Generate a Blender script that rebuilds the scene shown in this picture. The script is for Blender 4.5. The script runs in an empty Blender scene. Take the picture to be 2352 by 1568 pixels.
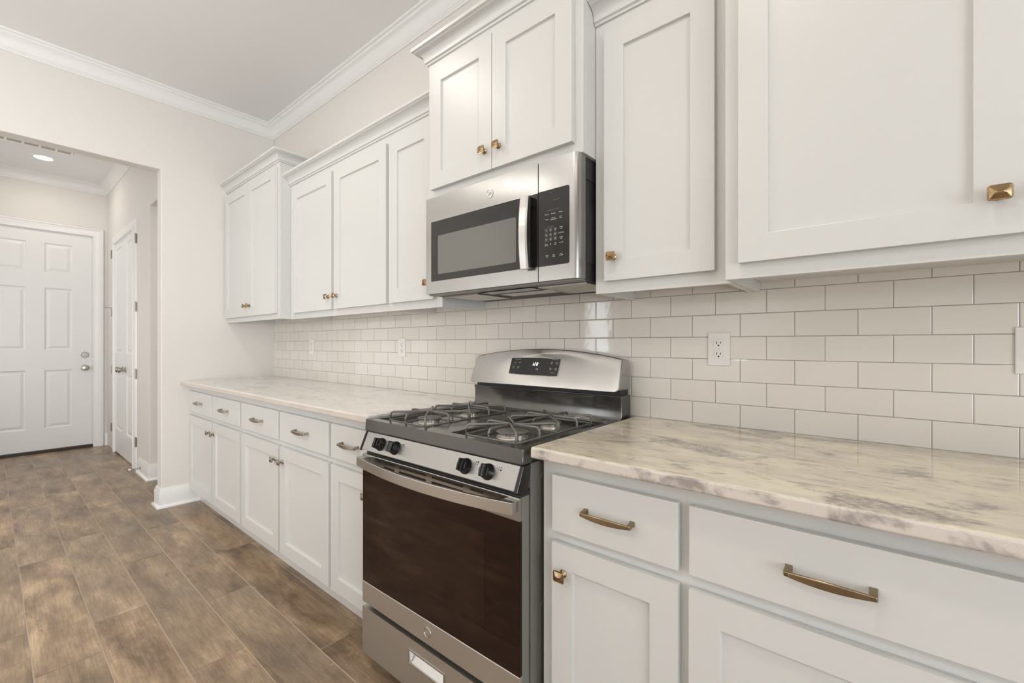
import bpy, bmesh, math, random
from mathutils import Vector, Matrix
random.seed(7)
S = bpy.context.scene
COL = S.collection

# ------------------------------------------------------------------ camera, world, exposure
F_PX, CX, HY = 1011.0, 1176.0, 790.5
CAM = (0.0, -1.5921, 1.1928)
YAW = math.atan((CX + 27.6) / F_PX)
cd = bpy.data.cameras.new('camera')
cam = bpy.data.objects.new('camera', cd)
COL.objects.link(cam)
cd.sensor_width = 36.0
cd.sensor_fit = 'HORIZONTAL'
cd.lens = F_PX / 2352 * 36.0
cd.shift_y = (HY - 784.0) / 2352
cd.clip_start = 0.02
cam.location = CAM
cam.rotation_euler = (math.pi / 2, 0, math.pi / 2 - YAW)   # forward = (-cos, sin) of the yaw
S.camera = cam

w = bpy.data.worlds.new('world')
S.world = w
w.use_nodes = True
w.node_tree.nodes['Background'].inputs[0].default_value = (0.86, 0.93, 1.0, 1)
w.node_tree.nodes['Background'].inputs[1].default_value = 4.0

S.view_settings.view_transform = 'Standard'
S.view_settings.look = 'None'
S.view_settings.gamma = 1.0
S.view_settings.use_curve_mapping = False
S.view_settings.exposure = 0.19

CAN_W = 6.5        # watts of one ceiling can
FILL_W = 22.0       # base watts of the added patio fill and the narrow window's daylight
LIGHT_WARM = (1.0, 0.92, 0.82)

def area(name, loc, rot, sx, sy, power, color, parent=None, shape='RECTANGLE'):
    l = bpy.data.lights.new(name, 'AREA')
    l.shape = shape
    l.size = sx
    if shape == 'RECTANGLE':
        l.size_y = sy
    l.energy = power
    l.color = color
    o = bpy.data.objects.new(name, l)
    COL.objects.link(o)
    o.location = loc
    o.rotation_euler = rot
    o.parent = parent
    return o

# fill added at unseen right-wall patio doors; daylight of the narrow rear window
area('patio_fill', (2.93, -2.95, 1.1), (0, math.pi / 2, 0), 1.9, 3.2, FILL_W * 1.7, (0.97, 0.985, 1.0))
area('window_daylight', (-3.62, -4.93, 1.55), (math.pi / 2, 0, 0), 0.42, 1.3, FILL_W * 0.25, (0.93, 0.97, 1.0))

# added fills without a real source: kitchen ceiling and left wall, then the hall
bf = area('ceiling_wall_fill', (-0.9, -3.5, 1.15), (0, 0, 0), 1.4, 1.2, 70.0, (0.98, 0.99, 1.0))
bf.rotation_euler = Vector((-0.86, -0.06, 0.50)).to_track_quat('-Z', 'Y').to_euler()
area('hall_fill', (-5.7, -2.30, 1.5), (math.pi / 2, 0, 0), 2.2, 2.0, 12.0, (1.0, 0.99, 0.985))

# ------------------------------------------------------------------ materials
def N(nt, t, **kw):
    n = nt.nodes.new(t)
    for k, v in kw.items():
        if k in n.inputs:
            n.inputs[k].default_value = v
        else:
            setattr(n, k, v)
    return n

def mat(name, color=(0.8, 0.8, 0.8), rough=0.5, metal=0.0, **kw):
    m = bpy.data.materials.new(name)
    m.use_nodes = True
    b = m.node_tree.nodes['Principled BSDF']
    b.inputs['Base Color'].default_value = (*color, 1)
    b.inputs['Roughness'].default_value = rough
    b.inputs['Metallic'].default_value = metal
    for k, v in kw.items():
        b.inputs[k].default_value = v
    return m

def bump_noise(m, scale, strength, dist=0.002, detail=3, vec_scale=None, rough_var=None):
    nt = m.node_tree
    b = nt.nodes['Principled BSDF']
    tc = N(nt, 'ShaderNodeTexCoord')
    mp = N(nt, 'ShaderNodeMapping')
    if vec_scale:
        mp.inputs['Scale'].default_value = vec_scale
    nt.links.new(tc.outputs['Object'], mp.inputs[0])
    n = N(nt, 'ShaderNodeTexNoise', Scale=scale, Detail=detail)
    nt.links.new(mp.outputs[0], n.inputs['Vector'])
    bp = N(nt, 'ShaderNodeBump', Strength=strength, Distance=dist)
    nt.links.new(n.outputs['Fac'], bp.inputs['Height'])
    nt.links.new(bp.outputs[0], b.inputs['Normal'])
    if rough_var:
        mr = N(nt, 'ShaderNodeMapRange')
        mr.inputs['To Min'].default_value = rough_var[0]
        mr.inputs['To Max'].default_value = rough_var[1]
        nt.links.new(n.outputs['Fac'], mr.inputs['Value'])
        nt.links.new(mr.outputs[0], b.inputs['Roughness'])
    return m

M = {}
M['paint'] = bump_noise(mat('white_cabinet_paint', (0.64, 0.64, 0.625), 0.34), 60, 0.05, 0.0006)
M['trim'] = bump_noise(mat('white_trim_paint', (0.79, 0.785, 0.77), 0.35), 50, 0.04, 0.0006)
M['wall'] = bump_noise(mat('greige_wall_paint', (0.715, 0.69, 0.655), 0.75), 180, 0.12, 0.0008)
M['ceil'] = bump_noise(mat('ceiling_paint', (0.78, 0.778, 0.772), 0.9), 120, 0.15, 0.001)
M['steel'] = bump_noise(mat('brushed_steel', (0.42, 0.414, 0.402), 0.24, 1.0, Anisotropic=0.85), 5.0, 0.30, 0.010, 1, (1.0, 1.0, 0.15))
M['steel_plain'] = mat('satin_steel', (0.56, 0.55, 0.53), 0.27, 1.0)
_nt = M['steel'].node_tree
_tg = N(_nt, 'ShaderNodeTangent', direction_type='RADIAL', axis='Z')
_nt.links.new(_tg.outputs[0], _nt.nodes['Principled BSDF'].inputs['Tangent'])
M['steel_matte'] = bump_noise(mat('matte_brushed_steel', (0.60, 0.585, 0.56), 0.40, 1.0), 4.0, 0.2, 0.008, 1, (1.0, 1.0, 0.15))
M['chrome'] = mat('polished_nickel', (0.60, 0.585, 0.56), 0.16, 1.0)
M['nickel'] = mat('brushed_nickel', (0.42, 0.39, 0.35), 0.28, 1.0)
M['dark_enamel'] = mat('dark_grey_enamel', (0.125, 0.12, 0.113), 0.16, 0.75)
M['black_gloss'] = mat('black_gloss', (0.012, 0.011, 0.010), 0.08)
M['black_matte'] = mat('black_plastic', (0.02, 0.02, 0.02), 0.45)
M['side_grey'] = mat('range_side_grey', (0.24, 0.23, 0.21), 0.42, 0.3)
M['iron'] = bump_noise(mat('cast_iron', (0.19, 0.18, 0.165), 0.42, 0.4), 300, 0.2, 0.0004)
M['cap'] = mat('burner_cap_enamel', (0.19, 0.18, 0.165), 0.5, 0.2)
M['alu'] = mat('burner_aluminium', (0.74, 0.71, 0.66), 0.4, 0.9)
M['plastic'] = mat('white_plastic', (0.78, 0.765, 0.74), 0.3)
M['slot'] = mat('dark_slot', (0.01, 0.009, 0.008), 0.7)
M['print'] = mat('white_print', (0.75, 0.75, 0.73), 0.5)
M['print_dim'] = mat('grey_print', (0.22, 0.22, 0.21), 0.5)
M['key'] = mat('key_grey', (0.045, 0.045, 0.043), 0.35)
M['mesh_filter'] = bump_noise(mat('grease_filter', (0.66, 0.65, 0.61), 0.5, 0.6), 420, 1.0, 0.003)
M['vent_grey'] = mat('vent_shadow_grey', (0.40, 0.385, 0.36), 0.8)

# brass of the hardware: warm aged tone
def brass(name, c1, c2, rough):
    m = mat(name, c1, rough, 1.0)
    nt = m.node_tree
    b = nt.nodes['Principled BSDF']
    tc = N(nt, 'ShaderNodeTexCoord')
    n = N(nt, 'ShaderNodeTexNoise', Scale=90, Detail=3)
    nt.links.new(tc.outputs['Object'], n.inputs['Vector'])
    mx = N(nt, 'ShaderNodeMix', data_type='RGBA')
    mx.inputs[6].default_value = (*c1, 1)
    mx.inputs[7].default_value = (*c2, 1)
    nt.links.new(n.outputs['Fac'], mx.inputs[0])
    nt.links.new(mx.outputs[2], b.inputs['Base Color'])
    return m
M['brass'] = brass('aged_brass', (0.40, 0.28, 0.16), (0.31, 0.21, 0.115), 0.25)
M['brass_dull'] = brass('champagne_pull', (0.33, 0.26, 0.165), (0.27, 0.21, 0.13), 0.27)
M['pewter'] = brass('soft_pewter_pull', (0.40, 0.35, 0.28), (0.33, 0.28, 0.22), 0.27)

# dark reflective glass with a reddish oven tint
M['oven_glass'] = mat('oven_glass', (0.006, 0.0025, 0.0018), 0.035, 0.0, IOR=1.5)
M['oven_glass'].node_tree.nodes['Principled BSDF'].inputs['Specular Tint'].default_value = (1.0, 0.66, 0.54, 1)
M['mw_glass'] = mat('microwave_glass', (0.014, 0.012, 0.010), 0.07, 0.0, IOR=1.5)
M['mw_screen'] = mat('microwave_door_screen', (0.17, 0.165, 0.155), 0.10, 0.25, IOR=1.5)
M['rack'] = mat('oven_window_inner', (0.011, 0.005, 0.0035), 0.035, 0.0, IOR=1.52)
M['rack'].node_tree.nodes['Principled BSDF'].inputs['Specular Tint'].default_value = (1.0, 0.66, 0.54, 1)

def emit(name, color, strength):
    m = bpy.data.materials.new(name)
    m.use_nodes = True
    b = m.node_tree.nodes['Principled BSDF']
    b.inputs['Base Color'].default_value = (*color, 1)
    b.inputs['Emission Color'].default_value = (*color, 1)
    b.inputs['Emission Strength'].default_value = strength
    return m
M['lamp'] = emit('lamp_lens', (1.0, 0.97, 0.92), 9.0)
M['digits'] = emit('led_digits', (1, 1, 0.98), 1.6)
M['glass'] = mat('window_glass', (1, 1, 1), 0.0, 0.0, IOR=1.45)
M['glass'].node_tree.nodes['Principled BSDF'].inputs['Transmission Weight'].default_value = 1.0

# subway tile
def tile_mat():
    m = mat('subway_tile', (0.7, 0.7, 0.7), 0.08)
    nt = m.node_tree
    b = nt.nodes['Principled BSDF']
    g = N(nt, 'ShaderNodeNewGeometry')
    sx = N(nt, 'ShaderNodeSeparateXYZ')
    nt.links.new(g.outputs['Position'], sx.inputs[0])
    cx = N(nt, 'ShaderNodeCombineXYZ')
    ax = N(nt, 'ShaderNodeMath', operation='ADD')
    ax.inputs[1].default_value = 0.2796 + 0.152 * 60
    az = N(nt, 'ShaderNodeMath', operation='SUBTRACT')
    az.inputs[1].default_value = 0.9195 - 0.0746 * 2
    nt.links.new(sx.outputs[0], ax.inputs[0])
    nt.links.new(sx.outputs[2], az.inputs[0])
    nt.links.new(ax.outputs[0], cx.inputs[0])
    nt.links.new(az.outputs[0], cx.inputs[1])
    br = N(nt, 'ShaderNodeTexBrick', offset=0.5, offset_frequency=2)
    br.inputs['Scale'].default_value = 1.0
    br.inputs['Brick Width'].default_value = 0.152
    br.inputs['Row Height'].default_value = 0.0746
    br.inputs['Mortar Size'].default_value = 0.0011
    br.inputs['Mortar Smooth'].default_value = 0.15
    br.inputs['Color1'].default_value = (0.745, 0.71, 0.655, 1)
    br.inputs['Color2'].default_value = (0.71, 0.67, 0.615, 1)
    br.inputs['Mortar'].default_value = (0.30, 0.285, 0.26, 1)
    nt.links.new(cx.outputs[0], br.inputs['Vector'])
    nt.links.new(br.outputs['Color'], b.inputs['Base Color'])
    mr = N(nt, 'ShaderNodeMapRange')
    mr.inputs['To Min'].default_value = 0.07
    mr.inputs['To Max'].default_value = 0.8
    nt.links.new(br.outputs['Fac'], mr.inputs['Value'])
    nt.links.new(mr.outputs[0], b.inputs['Roughness'])
    # rounded tile edges + slightly wavy glaze
    br2 = N(nt, 'ShaderNodeTexBrick', offset=0.5, offset_frequency=2)
    for k, v in (('Scale', 1.0), ('Brick Width', 0.152), ('Row Height', 0.0746), ('Mortar Size', 0.0035), ('Mortar Smooth', 1.0)):
        br2.inputs[k].default_value = v
    nt.links.new(cx.outputs[0], br2.inputs['Vector'])
    b1 = N(nt, 'ShaderNodeBump', invert=True, Strength=0.6, Distance=0.0012)
    nt.links.new(br2.outputs['Fac'], b1.inputs['Height'])
    nz = N(nt, 'ShaderNodeTexNoise', Scale=22, Detail=2)
    nt.links.new(g.outputs['Position'], nz.inputs['Vector'])
    b2 = N(nt, 'ShaderNodeBump', Strength=0.10, Distance=0.004)
    nt.links.new(nz.outputs['Fac'], b2.inputs['Height'])
    nt.links.new(b1.outputs[0], b2.inputs['Normal'])
    nt.links.new(b2.outputs[0], b.inputs['Normal'])
    return m
M['tile'] = tile_mat()

# marble-like granite worktop
def stone(name, base, cream, grey, blotch_amt, seed):
    m = mat(name, base, 0.06)
    nt = m.node_tree
    b = nt.nodes['Principled BSDF']
    L = nt.links.new
    g = N(nt, 'ShaderNodeNewGeometry')
    def mapped(sc, rot=0.0, off=0.0):
        mp = N(nt, 'ShaderNodeMapping')
        mp.inputs['Scale'].default_value = sc
        mp.inputs['Rotation'].default_value = (0, 0, rot)
        mp.inputs['Location'].default_value = (seed + off, seed * 0.7, 0)
        L(g.outputs['Position'], mp.inputs[0])
        return mp.outputs[0]
    def noise(vec, scale, detail, rough=0.55, dist=0.0):
        n = N(nt, 'ShaderNodeTexNoise', Scale=scale, Detail=detail, Roughness=rough, Distortion=dist)
        L(vec, n.inputs['Vector'])
        return n.outputs['Fac']
    def ramp(fac, p0, p1):
        r = N(nt, 'ShaderNodeMapRange', interpolation_type='SMOOTHSTEP')
        r.inputs['From Min'].default_value = p0
        r.inputs['From Max'].default_value = p1
        L(fac, r.inputs['Value'])
        return r.outputs[0]
    def mix(fac, a, c, k=1.0):
        mx = N(nt, 'ShaderNodeMix', data_type='RGBA')
        mm = N(nt, 'ShaderNodeMath', operation='MULTIPLY')
        mm.inputs[1].default_value = k
        L(fac, mm.inputs[0])
        L(mm.outputs[0], mx.inputs[0])
        if isinstance(a, tuple):
            mx.inputs[6].default_value = (*a, 1)
        else:
            L(a, mx.inputs[6])
        mx.inputs[7].default_value = (*c, 1)
        return mx.outputs[2]
    grain = mapped((1.0, 3.2, 2.0), 0.22)
    c = mix(ramp(noise(grain, 4, 6, 0.62, 0.6), 0.38, 0.62), base, cream)
    # soft short streaks
    st = ramp(noise(mapped((1.0, 3.4, 3.0), 0.22, 3.1), 13, 10, 0.74, 0.6), 0.51, 0.64)
    c = mix(st, c, tuple(x * 1.3 for x in grey), 0.62 * blotch_amt)
    lt = ramp(noise(mapped((1.0, 4.2, 3.0), 0.22, 6.1), 9, 9, 0.7, 0.5), 0.55, 0.68)
    c = mix(lt, c, tuple(min(0.86, x * 1.12) for x in cream), 0.6)
    big = noise(mapped((1.0, 1.7, 2.2), 0.30, 7.7), 4.2, 5, 0.62, 0.4)
    fine = noise(mapped((1.0, 2.2, 1.6), 0.22, 1.3), 60, 6, 0.85)
    bl = ramp(big, 0.545, 0.66)
    mlt = N(nt, 'ShaderNodeMath', operation='MULTIPLY')
    L(bl, mlt.inputs[0])
    L(ramp(fine, 0.30, 0.66), mlt.inputs[1])
    c = mix(mlt.outputs[0], c, grey, 1.1 * blotch_amt)
    dk = N(nt, 'ShaderNodeMath', operation='MULTIPLY')
    L(ramp(noise(mapped((1.0, 5.0, 3.0), 0.22, 9.9), 15, 8, 0.72, 1.0), 0.62, 0.68), dk.inputs[0])
    L(ramp(big, 0.44, 0.56), dk.inputs[1])
    c = mix(dk.outputs[0], c, (0.12, 0.10, 0.09), 0.85 * blotch_amt)
    # the cut front edge shows the stone paler and greyer than the polished top
    gn = N(nt, 'ShaderNodeSeparateXYZ')
    L(g.outputs['Normal'], gn.inputs[0])
    eb = noise(mapped((1.0, 1.0, 1.3), 0, 2.2), 9, 5, 0.62, 0.3)
    ecol = mix(ramp(eb, 0.50, 0.64), (0.66, 0.60, 0.545), tuple(x * 1.35 for x in grey), 0.85 * blotch_amt)
    emx = N(nt, 'ShaderNodeMix', data_type='RGBA')
    L(ramp(gn.outputs[1], -0.45, -0.75), emx.inputs[0])
    L(c, emx.inputs[6])
    L(ecol, emx.inputs[7])
    c = emx.outputs[2]
    # crystalline speckle
    sp = ramp(noise(mapped((1, 1, 1), 0, 5.5), 520, 4, 0.8), 0.48, 0.72)
    c = mix(sp, c, grey, 0.22)
    L(c, b.inputs['Base Color'])
    return m
M['stone_right'] = stone('granite_warm_cast', (0.66, 0.585, 0.485), (0.80, 0.735, 0.58), (0.20, 0.175, 0.165), 1.0, 3.0)  # same granite as the left; warm cast of the light mixed into its colours
M['stone_left'] = stone('granite_white_cast', (0.80, 0.77, 0.725), (0.84, 0.815, 0.765), (0.44, 0.41, 0.39), 0.75, 11.0)  # same granite; the whiter light on the left run mixed into its colours

# wood-look floor tile, one random number set per plank
def floor_mat():
    m = mat('wood_look_floor_tile', (0.3, 0.2, 0.13), 0.33)
    nt = m.node_tree
    b = nt.nodes['Principled BSDF']
    L = nt.links.new
    at = N(nt, 'ShaderNodeAttribute', attribute_name='plank')
    sp = N(nt, 'ShaderNodeSeparateColor')
    L(at.outputs['Color'], sp.inputs[0])
    g = N(nt, 'ShaderNodeNewGeometry')
    sc = N(nt, 'ShaderNodeVectorMath', operation='SCALE')
    sc.inputs['Scale'].default_value = 37.0
    L(at.outputs['Color'], sc.inputs[0])
    ad = N(nt, 'ShaderNodeVectorMath', operation='ADD')
    L(g.outputs['Position'], ad.inputs[0])
    L(sc.outputs[0], ad.inputs[1])
    def mapped(s):
        mp = N(nt, 'ShaderNodeMapping')
        mp.inputs['Scale'].default_value = s
        L(ad.outputs[0], mp.inputs[0])
        return mp.outputs[0]
    def noise(vec, scale, detail, rough=0.55, dist=0.0):
        n = N(nt, 'ShaderNodeTexNoise', Scale=scale, Detail=detail, Roughness=rough, Distortion=dist)
        L(vec, n.inputs['Vector'])
        return n.outputs['Fac']
    cloud = noise(mapped((1.0, 3.0, 1)), 2.9, 10, 0.66, 0.25)
    cr = N(nt, 'ShaderNodeValToRGB')
    cr.color_ramp.elements[0].position = 0.36
    cr.color_ramp.elements[0].color = (0.145, 0.093, 0.055, 1)
    cr.color_ramp.elements[1].position = 0.66
    cr.color_ramp.elements[1].color = (0.57, 0.415, 0.258, 1)
    for p_, c_ in ((0.44, (0.245, 0.164, 0.099, 1)), (0.52, (0.330, 0.227, 0.140, 1)), (0.60, (0.450, 0.317, 0.196, 1))):
        e = cr.color_ramp.elements.new(p_)
        e.color = c_
    L(cloud, cr.inputs[0])
    # greyer planks
    mx = N(nt, 'ShaderNodeMix', data_type='RGBA')
    gr = N(nt, 'ShaderNodeMath', operation='MULTIPLY')
    L(noise(mapped((1.0, 2.2, 1)), 2.2, 4), gr.inputs[0])
    L(sp.outputs[0], gr.inputs[1])
    L(gr.outputs[0], mx.inputs[0])
    L(cr.outputs[0], mx.inputs[6])
    mx.inputs[7].default_value = (0.270, 0.210, 0.150, 1)
    # fine grain streaks
    fg = noise(mapped((3.0, 60.0, 1)), 3.0, 5, 0.6, 0.2)
    mr = N(nt, 'ShaderNodeMapRange')
    mr.inputs['From Min'].default_value = 0.3
    mr.inputs['From Max'].default_value = 0.7
    mr.inputs['To Min'].default_value = 0.74
    mr.inputs['To Max'].default_value = 1.18
    L(fg, mr.inputs['Value'])
    # saw marks across the plank
    cross = noise(mapped((38.0, 9.0, 1)), 2.2, 3, 0.55, 1.6)
    patch = noise(mapped((1.5, 4.0, 1)), 4.0, 2)
    cm = N(nt, 'ShaderNodeMapRange')
    cm.inputs['From Min'].default_value = 0.56
    cm.inputs['From Max'].default_value = 0.68
    cm.inputs['To Min'].default_value = 0.0
    cm.inputs['To Max'].default_value = 0.55
    L(patch, cm.inputs['Value'])
    cr2 = N(nt, 'ShaderNodeMapRange')
    cr2.inputs['From Min'].default_value = 0.35
    cr2.inputs['From Max'].default_value = 0.65
    cr2.inputs['To Min'].default_value = -0.25
    cr2.inputs['To Max'].default_value = 0.45
    L(cross, cr2.inputs['Value'])
    cmul = N(nt, 'ShaderNodeMath', operation='MULTIPLY')
    L(cm.outputs[0], cmul.inputs[0])
    L(cr2.outputs[0], cmul.inputs[1])
    pr = N(nt, 'ShaderNodeMapRange')
    pr.inputs['To Min'].default_value = 0.86
    pr.inputs['To Max'].default_value = 1.12
    L(sp.outputs[1], pr.inputs['Value'])
    m1 = N(nt, 'ShaderNodeMath', operation='MULTIPLY')
    L(mr.outputs[0], m1.inputs[0])
    L(pr.outputs[0], m1.inputs[1])
    m2 = N(nt, 'ShaderNodeMath', operation='ADD')
    L(m1.outputs[0], m2.inputs[0])
    L(cmul.outputs[0], m2.inputs[1])
    vs = N(nt, 'ShaderNodeVectorMath', operation='SCALE')
    L(mx.outputs[2], vs.inputs[0])
    L(m2.outputs[0], vs.inputs['Scale'])
    # small dark knots
    vo = N(nt, 'ShaderNodeTexNoise', Scale=7, Detail=4, Distortion=1.5)
    L(mapped((1.0, 2.5, 1)), vo.inputs['Vector'])
    kn = N(nt, 'ShaderNodeMapRange')
    kn.inputs['From Min'].default_value = 0.68
    kn.inputs['From Max'].default_value = 0.78
    kn.inputs['To Max'].default_value = 0.7
    L(vo.outputs['Fac'], kn.inputs['Value'])
    k2 = N(nt, 'ShaderNodeMix', data_type='RGBA')
    L(kn.outputs[0], k2.inputs[0])
    L(vs.outputs[0], k2.inputs[6])
    k2.inputs[7].default_value = (0.07, 0.045, 0.032, 1)
    L(k2.outputs[2], b.inputs['Base Color'])
    bp = N(nt, 'ShaderNodeBump', Strength=0.15, Distance=0.002)
    L(fg, bp.inputs['Height'])
    L(bp.outputs[0], b.inputs['Normal'])
    return m
M['floor'] = floor_mat()
M['grout'] = mat('floor_grout', (0.50, 0.40, 0.30), 0.8)

# ------------------------------------------------------------------ mesh builder
class MB:
    def __init__(s):
        s.v = []
        s.f = []
    def add(s, vs, fs):
        n = len(s.v)
        s.v += [Vector(p) for p in vs]
        s.f += [tuple(n + i for i in f) for f in fs]
        return s
    def box(s, x0, x1, y0, y1, z0, z1):
        return s.add([(x0, y0, z0), (x1, y0, z0), (x1, y1, z0), (x0, y1, z0), (x0, y0, z1), (x1, y0, z1), (x1, y1, z1), (x0, y1, z1)],
                     [(0, 3, 2, 1), (4, 5, 6, 7), (0, 1, 5, 4), (1, 2, 6, 5), (2, 3, 7, 6), (3, 0, 4, 7)])
    def prism(s, poly, a, b):
        """poly: 3D points of a face, extruded by vector from a offset to b offset"""
        n = len(poly)
        a, b = Vector(a), Vector(b)
        vs = [Vector(p) + a for p in poly] + [Vector(p) + b for p in poly]
        fs = [tuple(range(n - 1, -1, -1)), tuple(range(n, 2 * n))]
        fs += [(i, (i + 1) % n, n + (i + 1) % n, n + i) for i in range(n)]
        return s.add(vs, fs)
    def sweep(s, profile, path, nrm, closed=False):
        """profile (side, up) swept on a planar path; side = nrm x tangent, up = nrm; mitred corners"""
        nrm = Vector(nrm).normalized()
        P = [Vector(p) for p in path]
        k = len(P)
        rings = []
        for i in range(k):
            ts = []
            if closed or i > 0:
                ts.append((P[i] - P[i - 1]).normalized())
            if closed or i < k - 1:
                ts.append((P[(i + 1) % k] - P[i]).normalized())
            sides = [nrm.cross(t) for t in ts]
            sd = sum(sides, Vector()) / len(sides)
            sd = sd / sd.length_squared
            rings.append([P[i] + sd * a + nrm * b for a, b in profile])
        n = len(profile)
        vs = [p for r in rings for p in r]
        fs = []
        for i in range(k if closed else k - 1):
            j = (i + 1) % k
            for q in range(n):
                r = (q + 1) % n
                fs.append((i * n + q, i * n + r, j * n + r, j * n + q))
        if not closed:
            fs.append(tuple(range(n - 1, -1, -1)))
            fs.append(tuple((k - 1) * n + q for q in range(n)))
        return s.add(vs, fs)
    def tube(s, pts, r, n=8, sx=1.0, sy=1.0, up=(0, 0, 1), taper=None):
        P = [Vector(p) for p in pts]
        k = len(P)
        vs, fs = [], []
        up = Vector(up)
        for i in range(k):
            t = (P[min(i + 1, k - 1)] - P[max(i - 1, 0)]).normalized()
            a = t.cross(up)
            if a.length < 1e-4:
                a = t.cross(Vector((1, 0, 0)))
            a.normalize()
            b = a.cross(t).normalized()
            rr = r * (taper[i] if taper else 1)
            for q in range(n):
                an = 2 * math.pi * (q + 0.5) / n
                vs.append(P[i] + a * math.cos(an) * rr * sx + b * math.sin(an) * rr * sy)
        for i in range(k - 1):
            for q in range(n):
                r2 = (q + 1) % n
                fs.append((i * n + q, i * n + r2, (i + 1) * n + r2, (i + 1) * n + q))
        fs.append(tuple(range(n - 1, -1, -1)))
        fs.append(tuple((k - 1) * n + q for q in range(n)))
        return s.add(vs, fs)
    def lathe(s, prof, o, axis=(0, 0, 1), n=24, sx=1.0, sy=1.0, phase=0.0):
        """prof: (radius, height) list, closed at both ends"""
        ax = Vector(axis).normalized()
        a = ax.cross(Vector((0, 0, 1)))
        if a.length < 1e-3:
            a = Vector((1, 0, 0))
        a.normalize()
        b = ax.cross(a)
        o = Vector(o)
        vs, fs = [], []
        for r, h in prof:
            for q in range(n):
                an = 2 * math.pi * q / n + phase
                vs.append(o + ax * h + a * math.cos(an) * r * sx + b * math.sin(an) * r * sy)
        m = len(prof)
        for i in range(m - 1):
            for q in range(n):
                r2 = (q + 1) % n
                fs.append((i * n + q, i * n + r2, (i + 1) * n + r2, (i + 1) * n + q))
        fs.append(tuple(range(n - 1, -1, -1)))
        fs.append(tuple((m - 1) * n + q for q in range(n)))
        return s.add(vs, fs)
    def text(s, string, o, u, v, size, align='CENTER', depth=0.0003, shear=0.0):
        cu = bpy.data.curves.new('t', 'FONT')
        cu.body = string
        cu.size = size
        cu.align_x = align
        cu.align_y = 'CENTER'
        cu.shear = shear
        cu.resolution_u = 2
        ob = bpy.data.objects.new('t', cu)
        COL.objects.link(ob)
        bpy.context.view_layer.update()
        dg = bpy.context.evaluated_depsgraph_get()
        me = bpy.data.meshes.new_from_object(ob.evaluated_get(dg))
        u, v = Vector(u), Vector(v)
        n = u.cross(v).normalized()
        o = Vector(o)
        if len(me.vertices):
            s.add([o + u * p.co.x + v * p.co.y + n * depth for p in me.vertices], [tuple(p.vertices) for p in me.polygons])
        bpy.data.meshes.remove(me)
        bpy.data.objects.remove(ob)
        bpy.data.curves.remove(cu)
        return s
    def panel_slab(s, P, us, vs_, cells, depth_back, kind='shaker', rec=0.009):
        """slab front drawn on a grid us x vs_; cells = set of (i,j) holding panels; P(u,v,d) maps to space, d>0 goes in"""
        for i in range(len(us) - 1):
            for j in range(len(vs_) - 1):
                u0, u1, v0, v1 = us[i], us[i + 1], vs_[j], vs_[j + 1]
                if (i, j) not in cells:
                    s.add([P(u0, v0, 0), P(u1, v0, 0), P(u1, v1, 0), P(u0, v1, 0)], [(0, 1, 2, 3)])
                    continue
                if kind == 'shaker':
                    rings = [(0, 0), (0.0012, rec), ]
                else:
                    rings = [(0, 0), (0.010, 0.010), (0.020, 0.011), (0.045, 0.003)]
                pts = []
                for ins, d in rings:
                    pts += [P(u0 + ins, v0 + ins, d), P(u1 - ins, v0 + ins, d), P(u1 - ins, v1 - ins, d), P(u0 + ins, v1 - ins, d)]
                fs = []
                for k in range(len(rings) - 1):
                    for q in range(4):
                        r = (q + 1) % 4
                        fs.append((k * 4 + q, k * 4 + r, k * 4 + 4 + r, k * 4 + 4 + q))
                k = (len(rings) - 1) * 4
                fs.append((k, k + 1, k + 2, k + 3))
                s.add(pts, fs)
        a, b, c, d = us[0], us[-1], vs_[0], vs_[-1]
        D = depth_back
        s.add([P(a, c, 0), P(b, c, 0), P(b, d, 0), P(a, d, 0), P(a, c, D), P(b, c, D), P(b, d, D), P(a, d, D)],
              [(0, 4, 5, 1), (1, 5, 6, 2), (2, 6, 7, 3), (3, 7, 4, 0), (4, 7, 6, 5)])
        return s
    def build(s, name, m, parent=None, bevel=0.0, smooth=False, origin=None, segs=2, sharp=40):
        me = bpy.data.meshes.new(name)
        o0 = Vector(origin) if origin is not None else (Vector(parent['_o']) if parent is not None and '_o' in parent else Vector())
        me.from_pydata([tuple(p - o0) for p in s.v], [], s.f)
        bm = bmesh.new()
        bm.from_mesh(me)
        bmesh.ops.remove_doubles(bm, verts=bm.verts, dist=1e-6)
        bmesh.ops.recalc_face_normals(bm, faces=bm.faces)
        bm.to_mesh(me)
        bm.free()
        me.materials.append(m)
        ob = bpy.data.objects.new(name, me)
        COL.objects.link(ob)
        if parent is not None:
            ob.parent = parent
            if '_o' in parent:
                ob['_o'] = parent['_o']
        elif origin is not None:
            ob.location = o0
            ob['_o'] = tuple(o0)
        if smooth:
            for p in me.polygons:
                p.use_smooth = True
            try:
                me.set_sharp_from_angle(angle=math.radians(sharp))
            except Exception:
                pass
        if bevel:
            md = ob.modifiers.new('bevel', 'BEVEL')
            md.width = bevel
            md.segments = segs
            md.limit_method = 'ANGLE'
            md.angle_limit = math.radians(35)
            md.harden_normals = False
        return ob

def thing(name, loc, label, cat, group=None):
    o = bpy.data.objects.new(name, None)
    COL.objects.link(o)
    o.location = loc
    o.empty_display_size = 0.1
    o['_o'] = tuple(loc)
    o['label'] = label
    o['category'] = cat
    if group:
        o['group'] = group
    return o

def structure(o, label=None, cat=None):
    o['kind'] = 'structure'
    if label:
        o['label'] = label
        o['category'] = cat
    return o

def sroot(name, loc, label=None, cat=None):
    o = bpy.data.objects.new(name, None)
    COL.objects.link(o)
    o.location = loc
    o['_o'] = tuple(loc)
    return structure(o, label, cat)

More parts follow.
